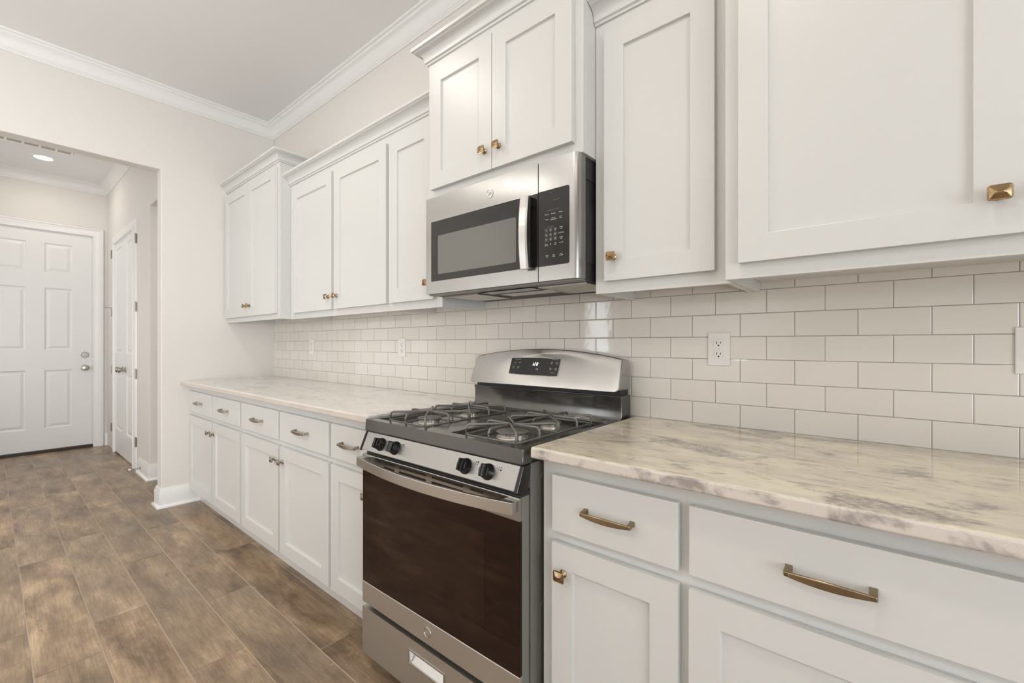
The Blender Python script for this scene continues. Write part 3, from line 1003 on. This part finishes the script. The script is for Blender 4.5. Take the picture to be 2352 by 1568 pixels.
def badge(parent, o, u, v, r, name='badge'):
    """round emblem: disc, double rim and a curled monogram"""
    o, u, v = Vector(o), Vector(u), Vector(v)
    n = u.cross(v)
    b = MB()
    b.lathe([(r, 0), (r, 0.0016), (r * 0.88, 0.0022), (r * 0.84, 0.0012), (0.0001, 0.0012)], o, n, 28)
    def curl(pts, rr):
        b.tube([o + n * 0.0016 + u * (x * r) + v * (y * r) for x, y in pts], rr * 0.6, 6, up=n)
    g = [(0.02 + 0.30 * math.cos(a) - 0.26, 0.10 + 0.26 * math.sin(a)) for a in [math.radians(k) for k in range(30, 380, 25)]]
    curl(g + [(0.02, -0.2), (-0.15, -0.52), (-0.42, -0.40), (-0.30, -0.18)], r * 0.055)
    e = [(0.14, 0.02), (0.52, 0.10), (0.46, 0.34), (0.26, 0.30), (0.16, 0.02), (0.24, -0.22), (0.46, -0.20), (0.62, -0.02)]
    curl(e, r * 0.055)
    return b.build(name, M['steel_plain'], parent, smooth=True)

def microwave():
    x0, x1, z0, z1 = -1.497, -0.740, 1.406, 1.8105
    yf, yb = -0.385, -0.338
    t = thing('microwave', (-1.115, -0.2, z0), 'stainless over-the-range microwave with black glass door and keypad, hung above the range', 'microwave')
    b = MB()
    b.box(x0 + 0.004, x1 - 0.004, yb, -0.007, z0 - 0.004, z1 - 0.002)
    b.box(x1 - 0.0039, x1 - 0.0012, yb + 0.004, -0.05, 1.735, 1.80)
    b.box(x1 - 0.0039, x1 - 0.0012, yb + 0.004, -0.05, 1.46, 1.65)
    b.build('body', M['black_matte'], t, bevel=0.0015)
    # door: steel frame with rounded vertical edge
    xg0, xg1 = -0.8985, -0.8955
    dr = MB()
    dr.prism([(x0, yf + 0.003, 0), (x0 + 0.003, yf, 0), (xg0, yf, 0), (xg0, yb, 0), (x0, yb, 0)], (0, 0, z0), (0, 0, z1))
    door = dr.build('door', M['steel'], t)
    cp = MB()
    rr = 0.018
    prof = [(xg1, yb, 0), (xg1, yf, 0)]
    for k in range(7):
        an = math.radians(-90 + 15 * k)
        prof.append((x1 - rr + rr * math.cos(an), yf + rr + rr * math.sin(an), 0))
    prof.append((x1, yb, 0))
    cp.prism(prof, (0, 0, z0), (0, 0, z1))
    panel = cp.build('control_panel', M['steel'], t, smooth=True)
    # black glass
    gz0, gz1 = 1.4556, 1.709
    def glass(xa, xb, ra, rb, nm, par):
        pts = []
        for cx, cz, a0, r in ((xb - rb, gz1 - rb, 0, rb), (xa + ra, gz1 - ra, 90, ra), (xa + ra, gz0 + ra, 180, ra), (xb - rb, gz0 + rb, 270, rb)):
            for k in range(5):
                an = math.radians(a0 + 22.5 * k)
                pts.append((cx + r * math.cos(an), yf, cz + r * math.sin(an)))
        MB().prism(pts, (0, 0.0005, 0), (0, -0.0008, 0)).build(nm, M['mw_glass'], par)
    glass(-1.461, xg0 - 0.0004, 0.006, 0.0003, 'glass', door)
    glass(xg1 + 0.0004, -0.772, 0.0003, 0.007, 'keypad_glass', panel)
    MB().sweep([(0, 0), (0.0012, 0), (0.0012, 0.0011), (0, 0.0011)], [(-0.899, yf, gz1), (-1.461, yf, gz1), (-1.461, yf, gz0), (-0.899, yf, gz0)], (0, -1, 0)).build('bright_edge', M['chrome'], door)
    MB().prism(rrect(-1.416, -0.994, 1.4845, 1.645, yf), (0, -0.0009, 0), (0, -0.0013, 0)).build('window_screen', M['mw_screen'], door)
    # handle
    hx0, hx1, hz0, hz1 = -0.958, -0.920, 1.451, 1.700
    h = MB()
    sec = []
    n = 12
    for i in range(n + 1):
        z = hz0 + (hz1 - hz0) * i / n
        tt = 2 * i / n - 1
        y = -0.4115 - 0.010 * (1 - tt * tt)
        sec.append((z, y))
    vs, fs = [], []
    for z, y in sec:
        vs += [(hx0, y + 0.002, z), (hx0 + 0.006, y - 0.002, z), (hx1 - 0.006, y - 0.002, z), (hx1, y + 0.002, z), (hx1, y + 0.013, z), (hx0 + 0.004, y + 0.013, z)]
    for i in range(n):
        for q in range(6):
            r2 = (q + 1) % 6
            fs.append((i * 6 + q, i * 6 + r2, i * 6 + 6 + r2, i * 6 + 6 + q))
    fs += [(5, 4, 3, 2, 1, 0), tuple(n * 6 + q for q in range(6))]
    h.add(vs, fs)
    hd = h.build('handle', M['steel_plain'], door)
    hb = MB()
    hb.box(hx0 + 0.008, hx1 + 0.004, -0.405, yf - 0.0009, hz0 + 0.004, hz0 + 0.034)
    hb.box(hx0 + 0.008, hx1 + 0.004, -0.405, yf - 0.0009, hz1 - 0.034, hz1 - 0.004)
    hb.box(hx1 - 0.004, hx1 + 0.004, -0.407, -0.399, hz0 + 0.034, hz1 - 0.034)
    hb.build('handle_backing', M['black_gloss'], door, bevel=0.002)
    badge(door, (-1.1226, yf, 1.756), (1, 0, 0), (0, 0, 1), 0.0175)
    # keypad print
    yy = yf - 0.0009
    X = [-0.863, -0.845, -0.8265]
    Z = [1.574, 1.5585, 1.543]
    lab = ['123', '456', '789']
    U, V = (1, 0, 0), (0, 0, 1)
    for r in range(3):
        for c in range(3):
            kk = MB().prism(rrect(X[c] - 0.0065, X[c] + 0.0065, Z[r] - 0.006, Z[r] + 0.006, yy, 0.001, 2), (0, 0, 0), (0, -0.0002, 0)).build('number_key', M['key'], panel)
            MB().text(lab[r][c], (X[c], yy - 0.0002, Z[r]), U, V, 0.0075).build('key_digit', M['print'], panel)
    MB().text('0', (X[1], yy, 1.527), U, V, 0.0075).build('key_digit', M['print'], panel)
    for s_, x, z in [('Popcorn', -0.860, 1.6275), ('Beverage', -0.834, 1.6275), ('Reheat', -0.805, 1.6275), ('Potato', -0.860, 1.6105), ('Defrost|Weight/Time', -0.834, 1.6125), ('Cook|Time', -0.805, 1.6125),
                    ('Power|Level', -0.803, 1.578), ('Add 30 Sec', -0.803, 1.559), ('Surface|Light', -0.803, 1.545), ('Vent Fan', -0.803, 1.527), ('Timer|On/Off', -0.863, 1.529), ('Set|Clock', -0.8265, 1.529),
                    ('Cancel|Off', -0.860, 1.490), ('Start|Pause', -0.832, 1.490), ('Vent|On Off', -0.803, 1.490)]:
        lines = s_.split('|')
        q = MB()
        for li, ln in enumerate(lines):
            q.text(ln, (x, yy, z - 0.005 * li), U, V, 0.0048)
        q.build('key_label', M['print'], panel)
    for s_, x, z in (('CONVENIENCE COOKING', -0.836, 1.640), ('TIME COOK', -0.845, 1.584), ('MICROWAVE', -0.822, 1.672)):
        MB().text(s_, (x, yy, z), U, V, 0.0042).build('panel_caption', M['print_dim'], panel)
    # underside
    zb = z0 - 0.004
    for a, c in ((-1.460, -1.270), (-0.950, -0.760)):
        MB().box(a, c, -0.30, -0.10, zb - 0.004, zb - 0.0002).build('grease_filter', M['mesh_filter'], t, bevel=0.001)
        MB().sweep([(0, 0), (0.006, 0), (0.006, 0.005), (0, 0.005)], [(a, -0.30, zb - 0.0055), (a, -0.10, zb - 0.0055), (c, -0.10, zb - 0.0055), (c, -0.30, zb - 0.0055)], (0, 0, 1), closed=True).build('filter_frame', M['steel_plain'], t)
    MB().box(-1.24, -0.98, -0.315, -0.245, zb - 0.003, zb - 0.0002).build('lamp_cover', M['black_gloss'], t, bevel=0.003)
    MB().box(-1.22, -0.965, -0.215, -0.13, zb - 0.002, zb - 0.0002).build('cover_plate', M['steel_plain'], t, bevel=0.002)
    sk = MB().box(x0 + 0.004, x1 - 0.004, yb - 0.03, -0.33, zb - 0.001, z0 + 0.001)
    sk.build('bottom_lip', M['side_grey'], t)
microwave()

# ------------------------------------------------------------------ gas range
def gas_range():
    x0, x1 = -1.491, -0.7305
    xc = 0.5 * (x0 + x1)
    t = thing('gas_range', (xc, -0.35, 0), 'freestanding stainless gas range with black glass oven door, four burners and backguard', 'range')
    # body
    b = MB()
    b.box(x0 + 0.002, x1 - 0.002, -0.640, -0.012, 0.045, 0.868)
    for fx in (x0 + 0.05, x1 - 0.05):
        for fy in (-0.60, -0.07):
            b.lathe([(0.018, 0), (0.018, 0.046)], (fx, fy, 0), (0, 0, 1), 12)
    # pressed ribs on the right side
    for z0, z1 in ((0.18, 0.47), (0.60, 0.83)):
        b.prism([(0, -0.600 + (0.012 if k in (0, 3) else 0), z) for k, z in enumerate((z0, z0 + 0.012, z1 - 0.012, z1))] + [(0, -0.560 - (0.012 if k in (0, 3) else 0), z) for k, z in enumerate((z1, z1 - 0.012, z0 + 0.012, z0))],
                (x1 - 0.0021, 0, 0), (x1 - 0.0008, 0, 0))
    b.build('body', M['side_grey'], t, bevel=0.002)
    # cooktop: a ring rim and two recessed wells
    c = MB()
    rim, well, z_b = 0.912, 0.897, 0.869
    xs = [x0, x0 + 0.030, xc - 0.055, xc + 0.055, x1 - 0.030, x1]
    ys = [-0.676, -0.640, -0.165, -0.090]
    for i in range(5):
        for j in range(3):
            a0, a1, c0, c1 = xs[i], xs[i + 1], ys[j], ys[j + 1]
            if j == 1 and i in (1, 3):
                q = 0.014
                pts = [(a0, c0, rim), (a1, c0, rim), (a1, c1, rim), (a0, c1, rim), (a0 + q, c0 + q, well), (a1 - q, c0 + q, well), (a1 - q, c1 - q, well), (a0 + q, c1 - q, well)]
                c.add(pts, [(0, 1, 5, 4), (1, 2, 6, 5), (2, 3, 7, 6), (3, 0, 4, 7), (4, 5, 6, 7)])
            else:
                c.add([(a0, c0, rim), (a1, c0, rim), (a1, c1, rim), (a0, c1, rim)], [(0, 1, 2, 3)])
    a, bx, y0, y1 = xs[0], xs[-1], ys[0], ys[-1]
    c.add([(a, y0, rim), (bx, y0, rim), (bx, y1, rim), (a, y1, rim), (a, y0 - 0.004, z_b), (bx, y0 - 0.004, z_b), (bx, y1, z_b), (a, y1, z_b)],
          [(0, 4, 5, 1), (1, 5, 6, 2), (2, 6, 7, 3), (3, 7, 4, 0), (4, 7, 6, 5)])
    c.build('cooktop', M['dark_enamel'], t, bevel=0.0045, smooth=True, segs=3)
    # vent slots at the rear
    v = MB()
    for k in range(3):
        v.box(x0 + 0.06, x1 - 0.06, -0.150 + k * 0.018, -0.141 + k * 0.018, rim + 0.0002, rim + 0.002)
    v.build('rear_ribs', M['dark_enamel'], t, bevel=0.0008)
    # burners
    cxs, cys = (xc - 0.205, xc + 0.205), (-0.512, -0.298)
    for i, bx_ in enumerate(cxs):
        for j, by in enumerate(cys):
            r = [[0.040, 0.036], [0.046, 0.034]][i][j]
            bb = MB().lathe([(r * 1.12, 0), (r * 1.10, 0.003), (r * 0.93, 0.005), (r * 0.96, 0.008), (r * 0.96, 0.015), (r * 0.90, 0.016), (0.001, 0.016)], (bx_, by, well - 0.0005), (0, 0, 1), 36)
            bu = bb.build('burner', M['alu'], t, smooth=True)
            ct = MB()
            for k in range(24):
                an = 2 * math.pi * k / 24
                px, py = bx_ + r * 0.962 * math.cos(an), by + r * 0.962 * math.sin(an)
                ct.box(px - 0.0008, px + 0.0008, py - 0.0008, py + 0.0008, well + 0.0118, well + 0.0148)
            ct.build('flame_ports', M['slot'], bu)
            MB().lathe([(r * 0.86, 0.0155), (r * 1.10, 0.0165), (r * 1.13, 0.0180), (r * 1.08, 0.0200), (0.001, 0.0215)], (bx_, by, well), (0, 0, 1), 36).build('burner_cap', M['cap'], bu, smooth=True)
            MB().tube([(bx_ + r * 1.15, by - r * 0.55, well), (bx_ + r * 1.15, by - r * 0.55, well + 0.013)], 0.0042, 8).build('igniter', M['plastic'], bu)
    # grates: low frame + pinwheel of bent fingers over each burner
    for i, gx in enumerate(cxs):
        g = MB()
        hw = 0.108
        ya, ym, yb = -0.622, -0.405, -0.190
        zf, zt, R = 0.908, 0.9385, 0.0042
        def arc_path(A, B, zlow, zhigh):
            """leg up from A then over to B"""
            A, B = Vector((A[0], A[1], 0)), Vector((B[0], B[1], 0))
            d = (B - A).normalized()
            q = 0.013
            pts = [A + Vector((0, 0, zlow)), A + Vector((0, 0, zhigh - q))]
            for k in range(1, 4):
                an = k / 4 * math.pi / 2
                pts.append(A + d * (q * (1 - math.cos(an))) + Vector((0, 0, zhigh - q + q * math.sin(an))))
            pts.append(A + d * q + Vector((0, 0, zhigh)))
            pts.append(B + Vector((0, 0, zhigh - 0.001)))
            return pts
        fr = [(gx - hw, ya), (gx + hw, ya), (gx + hw, yb), (gx - hw, yb)]
        cut = 0.016
        ring = []
        for k in range(4):
            p, q0, q1 = Vector((*fr[k], 0)), Vector((*fr[k - 1], 0)), Vector((*fr[(k + 1) % 4], 0))
            ring.append(p + (q0 - p).normalized() * cut)
            ring.append(p + (q1 - p).normalized() * cut)
        ring.append(ring[0])
        g.tube([(p.x, p.y, zf) for p in ring], R * 0.85, 8)
        g.tube([(gx - hw, ym, zf), (gx + hw, ym, zf)], R * 0.85, 8)
        for by, s0, s1 in ((-0.512, ya, ym), (-0.298, ym, yb)):
            apex = 0.010
            fs_ = [((gx, s0), (gx + hw - 0.006, s0 + 0.006), (gx, by - apex)),              # front
                   ((gx + hw, by), (gx + hw - 0.002, s1 - 0.006), (gx + apex, by)),          # right
                   ((gx, s1), (gx - hw + 0.006, s1 - 0.008), (gx, by + apex)),              # back
                   ((gx - hw, by), (gx - hw + 0.002, s0 + 0.008), (gx - apex, by))]          # left
            for A, B, C in fs_:
                pa = arc_path(A, C, zf - 0.003, zt)
                pb = arc_path(B, C, zf - 0.003, zt)
                g.tube(pa + pb[::-1][1:], R, 8)
        for fx in (gx - hw, gx + hw):
            for fy in (ya + 0.02, ym, yb - 0.02):
                g.tube([(fx, fy, rim - 0.0165 if abs(fx - gx) < hw - 0.02 else zf - 0.008), (fx, fy, zf)], R, 8)
        g.build('grate', M['iron'], t, smooth=True)
    # control panel, leaning outward at the bottom
    pz0, pz1, py0, py1 = 0.803, 0.867, -0.700, -0.672
    cp = MB().prism([(0, py1, pz1), (0, py0, pz0), (0, -0.63, pz0 - 0.004), (0, -0.63, pz1)], (x0 + 0.0125, 0, 0), (x1 - 0.0125, 0, 0)).build('control_panel', M['steel'], t, bevel=0.002)
    for a_, b_ in ((x0, x0 + 0.012), (x1 - 0.012, x1)):
        MB().prism([(0, py1 - 0.002, pz1 + 0.001), (0, py0 - 0.003, pz0 - 0.003), (0, -0.655, pz0 - 0.006), (0, -0.640, pz1 + 0.001)], (a_, 0, 0), (b_, 0, 0)).build('end_cap', M['black_gloss'], t, bevel=0.003, segs=3)
    nv = Vector((0, -(pz1 - pz0), -(py1 - py0))).normalized()
    nv = Vector((0, -0.9165, 0.400)).normalized()
    pu = Vector((1, 0, 0))
    pvv = Vector((0, (py1 - py0), (pz1 - pz0))).normalized()
    nv = pu.cross(pvv)
    if nv.y > 0:
        nv = -nv
    kc = Vector((0, 0.5 * (py0 + py1), 0.5 * (pz0 + pz1)))
    for k, kx in enumerate((xc - 0.262, xc - 0.176, xc + 0.172, xc + 0.262)):
        o = Vector((kx, kc.y, kc.z - 0.001))
        kb = MB().lathe([(0.0235, 0), (0.0235, 0.004), (0.0205, 0.008), (0.0195, 0.018), (0.0175, 0.022), (0.001, 0.023)], o, nv, 32)
        kn = kb.build('control_knob', M['black_gloss'], t, smooth=True)
        gr = MB()
        w2 = 0.0065
        pts = []
        base_pts = [(-w2, -0.019), (w2, -0.019), (w2, 0.019), (-w2, 0.019)]
        top_pts = [(-w2 * 0.55, -0.017), (w2 * 0.55, -0.017), (w2 * 0.55, 0.017), (-w2 * 0.55, 0.017)]
        vs = [o + nv * 0.016 + pu * p + pvv * q for p, q in base_pts] + [o + nv * 0.036 + pu * p + pvv * q for p, q in top_pts]
        gr.add(vs, [(3, 2, 1, 0), (4, 5, 6, 7), (0, 1, 5, 4), (1, 2, 6, 5), (2, 3, 7, 6), (3, 0, 4, 7)])
        gr.build('grip', M['black_gloss'], kn, bevel=0.0025, segs=3)
        # small burner-position marks right of each knob
        tx = MB()
        mo = o + pu * 0.037 + pvv * 0.012 + nv * 0.0006
        for dx, dz in ((0, 0), (0.007, 0), (0, 0.007), (0.007, 0.007)):
            c0 = mo + pu * dx + pvv * dz
            filled = (dx, dz) == [(0, 0), (0, 0.007), (0.007, 0.007), (0.007, 0)][k]
            rr = 0.0024
            tx.lathe([(rr, 0), (rr, 0.0002)], c0, nv, 12) if filled else tx.lathe([(rr * 0.55, 0), (rr * 0.55, 0.0002)], c0, nv, 10)
        tx.text('Lo', o + pu * 0.038 - pvv * 0.008, pu, pvv, 0.006)
        tx.build('knob_marking', M['slot'], cp)
    # dark vent gap below panel
    MB().box(x0 + 0.004, x1 - 0.004, -0.672, -0.641, 0.784, 0.800).build('vent_gap', M['black_matte'], t)
    # oven door
    dz0, dz1 = 0.234, 0.786
    yd = -0.690
    MB().box(x0 + 0.003, x1 - 0.003, -0.678, -0.646, dz0 + 0.002, dz1 - 0.001).build('door_core', M['side_grey'], t, bevel=0.002)
    od = MB().box(x0 + 0.001, x1 - 0.001, yd, -0.6785, 0.722, dz1).build('oven_door', M['steel'], t, bevel=0.003)
    MB().box(x0 + 0.001, x1 - 0.001, yd, -0.6785, dz0, 0.311).build('lower_trim', M['steel_matte'], od, bevel=0.002)
    MB().box(x0 + 0.002, x1 - 0.002, yd + 0.0015, -0.6785, 0.3112, 0.7218).build('door_glass', M['oven_glass'], od)
    iw = MB()
    iw.box(x0 + 0.10, x1 - 0.13, yd + 0.0011, yd + 0.0014, 0.40, 0.66)
    iw.build('inner_window', M['rack'], od)
    # slots
    for xa, xb in ((-1.352, -1.288), (-1.262, -1.118), (-1.090, -0.946), (-0.918, -0.862)):
        for zz in (0.7565, 0.7735):
            MB().prism(rrect(xa, xb, zz - 0.0038, zz + 0.0038, yd - 0.0002, 0.0037, 4), (0, 0, 0), (0, -0.0004, 0)).build('vent_slot', M['slot'], od)
    # bowed handle
    n = 20
    vs, fs = [], []
    hx0, hx1 = x0 + 0.004, x1 - 0.008
    for i in range(n + 1):
        tt = 2 * i / n - 1
        x = hx0 + (hx1 - hx0) * i / n
        y = -0.716 - 0.040 * (1 - tt * tt)
        vs += [(x, y + 0.010, 0.7795), (x, y, 0.7795), (x, y - 0.001, 0.7465), (x, y + 0.010, 0.7465)]
    for i in range(n):
        for q in range(4):
            r2 = (q + 1) % 4
            fs.append((i * 4 + q, i * 4 + r2, i * 4 + 4 + r2, i * 4 + 4 + q))
    fs += [(3, 2, 1, 0), tuple(n * 4 + q for q in range(4))]
    hb = MB().add(vs, fs)
    hb.box(hx0 + 0.001, hx0 + 0.045, -0.712, yd - 0.0002, 0.7475, 0.7785)
    hb.box(hx1 - 0.040, hx1 - 0.001, -0.712, yd - 0.0002, 0.7475, 0.7785)
    hb.build('handle', M['steel_plain'], od, bevel=0.0015)
    badge(od, (xc, yd, 0.273), (1, 0, 0), (0, 0, 1), 0.0165)
    # storage drawer with a recessed grip
    gx0, gx1, gz0, gz1 = -1.205, -1.030, 0.133, 0.178
    d = MB()
    X = [x0 + 0.002, gx0, gx1, x1 - 0.002]
    Z = [0.045, gz0, gz1, 0.216]
    for i in range(3):
        for j in range(3):
            if (i, j) == (1, 1):
                pts = [(gx0, yd, gz0), (gx1, yd, gz0), (gx1, yd, gz1), (gx0, yd, gz1), (gx0 + 0.004, yd + 0.004, gz0 + 0.002), (gx1 - 0.004, yd + 0.004, gz0 + 0.002), (gx1 - 0.004, yd + 0.028, gz1 - 0.002), (gx0 + 0.004, yd + 0.028, gz1 - 0.002)]
                d.add(pts, [(0, 1, 5, 4), (1, 2, 6, 5), (2, 3, 7, 6), (3, 0, 4, 7), (4, 5, 6, 7)])
            else:
                d.add([(X[i], yd, Z[j]), (X[i + 1], yd, Z[j]), (X[i + 1], yd, Z[j + 1]), (X[i], yd, Z[j + 1])], [(0, 1, 2, 3)])
    yk = -0.645
    d.add([(X[0], yd, Z[0]), (X[3], yd, Z[0]), (X[3], yd, Z[3]), (X[0], yd, Z[3]), (X[0], yk, Z[0]), (X[3], yk, Z[0]), (X[3], yk, Z[3]), (X[0], yk, Z[3])],
          [(0, 4, 5, 1), (1, 5, 6, 2), (2, 6, 7, 3), (3, 7, 4, 0), (4, 7, 6, 5)])
    dw = d.build('storage_drawer', M['steel_matte'], t, bevel=0.0012)
    MB().sweep([(-0.003, 0), (0.003, 0), (0.003, 0.002), (-0.003, 0.002)], [(gx0, yd - 0.0001, gz0), (gx1, yd - 0.0001, gz0), (gx1, yd - 0.0001, gz1), (gx0, yd - 0.0001, gz1)], (0, -1, 0), closed=True).build('grip_rim', M['steel_plain'], dw, bevel=0.0006)
    # backguard: black splash panel, ledge, tilted steel fascia
    s = MB()
    s.prism([(0, -0.102, 0.905), (0, -0.094, 0.930), (0, -0.094, 0.985), (0, -0.100, 1.002), (0, -0.02, 1.002), (0, -0.02, 0.905)], (x0 + 0.001, 0, 0), (x1 - 0.001, 0, 0))
    s.build('splash_panel', M['dark_enamel'], t, bevel=0.003, smooth=True)
    MB().box(x0 + 0.012, x1 - 0.012, -0.088, -0.02, 1.0022, 1.020).build('fascia_ledge', M['black_matte'], t)
    zb, zt2 = 1.016, 1.175
    yb_, yt = -0.128, -0.066
    def FP(x, z, d=0.0):
        k = (z - zb) / (zt2 - zb)
        nn = Vector((0, -(zt2 - zb), (yt - yb_))).normalized()
        return Vector((x, yb_ + (yt - yb_) * k, z)) + nn * d
    out = []
    hw = (x1 - x0) / 2
    for k in range(5):
        an = math.radians(180 + 22.5 * k)
        out.append((xc - hw + 0.018 + 0.018 * math.cos(an), zb + 0.018 + 0.018 * math.sin(an)))
    for k in range(5):
        an = math.radians(270 + 22.5 * k)
        out.append((xc + hw - 0.018 + 0.018 * math.cos(an), zb + 0.018 + 0.018 * math.sin(an)))
    wt = hw - 0.004
    for k in range(21):
        tt = 1 - 2 * k / 20
        out.append((xc + wt * tt, 1.138 + 0.036 * (1 - tt * tt)))
    fa = MB()
    n = len(out)
    r0 = [FP(x, z, 0.0) for x, z in out]
    bk = [Vector((x, -0.022, max(z - 0.006, zb + 0.006))) for x, z in out]
    fa.add(r0 + bk, [tuple(range(n)), tuple(range(2 * n - 1, n - 1, -1))] + [(i, (i + 1) % n, n + (i + 1) % n, n + i) for i in range(n)])
    fas = fa.build('fascia', M['steel'], t, bevel=0.004, smooth=True, segs=3)
    # display
    D = MB()
    pts = []
    for k in range(9):
        tt = -1 + 2 * k / 8
        pts.append((-1.135 + 0.130 * tt, 1.064 - 0.003 * (1 - tt * tt)))
    for k in range(9):
        tt = 1 - 2 * k / 8
        pts.append((-1.135 + 0.130 * tt, 1.131 + 0.005 * (1 - tt * tt)))
    m_ = len(pts)
    D.add([FP(x, z, 0.0002) for x, z in pts] + [FP(x, z, 0.0016) for x, z in pts], [tuple(range(m_, 2 * m_)), tuple(range(m_ - 1, -1, -1))] + [(i, (i + 1) % m_, m_ + (i + 1) % m_, m_ + i) for i in range(m_)])
    dsp = D.build('display', M['mw_glass'], fas)
    rim_ = MB()
    rim_.tube([FP(x, z, 0.001) for x, z in pts + pts[:1]], 0.0014, 6)
    rim_.build('display_rim', M['chrome'], fas, smooth=True)
    U = Vector((1, 0, 0))
    V = (FP(0, 1.1) - FP(0, 1.0)).normalized()
    # seven segment digits 1:28
    dg = MB()
    def seg(cx, cz, segs, h=0.0125, w_=0.0065):
        q = 0.0014
        S7 = {'a': ((-w_ / 2, h / 2), (w_ / 2, h / 2)), 'g': ((-w_ / 2, 0), (w_ / 2, 0)), 'd': ((-w_ / 2, -h / 2), (w_ / 2, -h / 2)), 'f': ((-w_ / 2, h / 2), (-w_ / 2, 0)), 'b': ((w_ / 2, h / 2), (w_ / 2, 0)),
              'e': ((-w_ / 2, 0), (-w_ / 2, -h / 2)), 'c': ((w_ / 2, 0), (w_ / 2, -h / 2))}
        for sg in segs:
            (xa, za), (xb, zb2) = S7[sg]
            sh = 0.2
            A = FP(cx + xa + sh * za, cz + za, 0.0018)
            B = FP(cx + xb + sh * zb2, cz + zb2, 0.0018)
            dd = (B - A).normalized()
            pp = dd.cross(U.cross(V)).normalized() * q / 2
            A2, B2 = A + dd * 0.0004, B - dd * 0.0004
            dg.add([A2 - pp, B2 - pp, B2 + pp, A2 + pp], [(0, 1, 2, 3)])
    seg(-1.1435, 1.108, 'bc')
    seg(-1.1310, 1.108, 'abged')
    seg(-1.1190, 1.108, 'abcdefg')
    for zz in (1.111, 1.105):
        c0 = FP(-1.1375, zz, 0.0018)
        dg.add([c0 + U * a * 0.0007 + V * b_ * 0.0007 for a, b_ in ((-1, -1), (1, -1), (1, 1), (-1, 1))], [(0, 1, 2, 3)])
    dg.build('clock_digits', M['digits'], dsp)
    for sx_, x, z in [('OVEN CONTROLS', -1.228, 1.1265), ('Bake', -1.240, 1.1125), ('Broil', -1.214, 1.1125), ('Oven|Off', -1.245, 1.0945), ('Timed|Off', -1.218, 1.0945),
                     ('+', -1.162, 1.0875), ('-', -1.139, 1.0875), ('Timer|On/Off', -1.115, 1.0905), ('TIMER OPTIONS', -1.033, 1.1285), ('Cook|Time', -1.046, 1.117),
                     ('Self|Clean', -1.020, 1.117), ('Delay|Start', -1.046, 1.0935), ('Oven|Light', -1.020, 1.0935), ('Control Lock', -1.033, 1.0755)]:
        tx = MB()
        for li, ln in enumerate(sx_.split('|')):
            tx.text(ln, FP(x, z - 0.005 * li, 0.0017), U, V, 0.0042 if len(ln) > 8 else 0.0050, depth=0.0001)
        tx.build('touch_label', M['print'], dsp)
gas_range()

# drop helper keys
for o in bpy.data.objects:
    if '_o' in o:
        del o['_o']
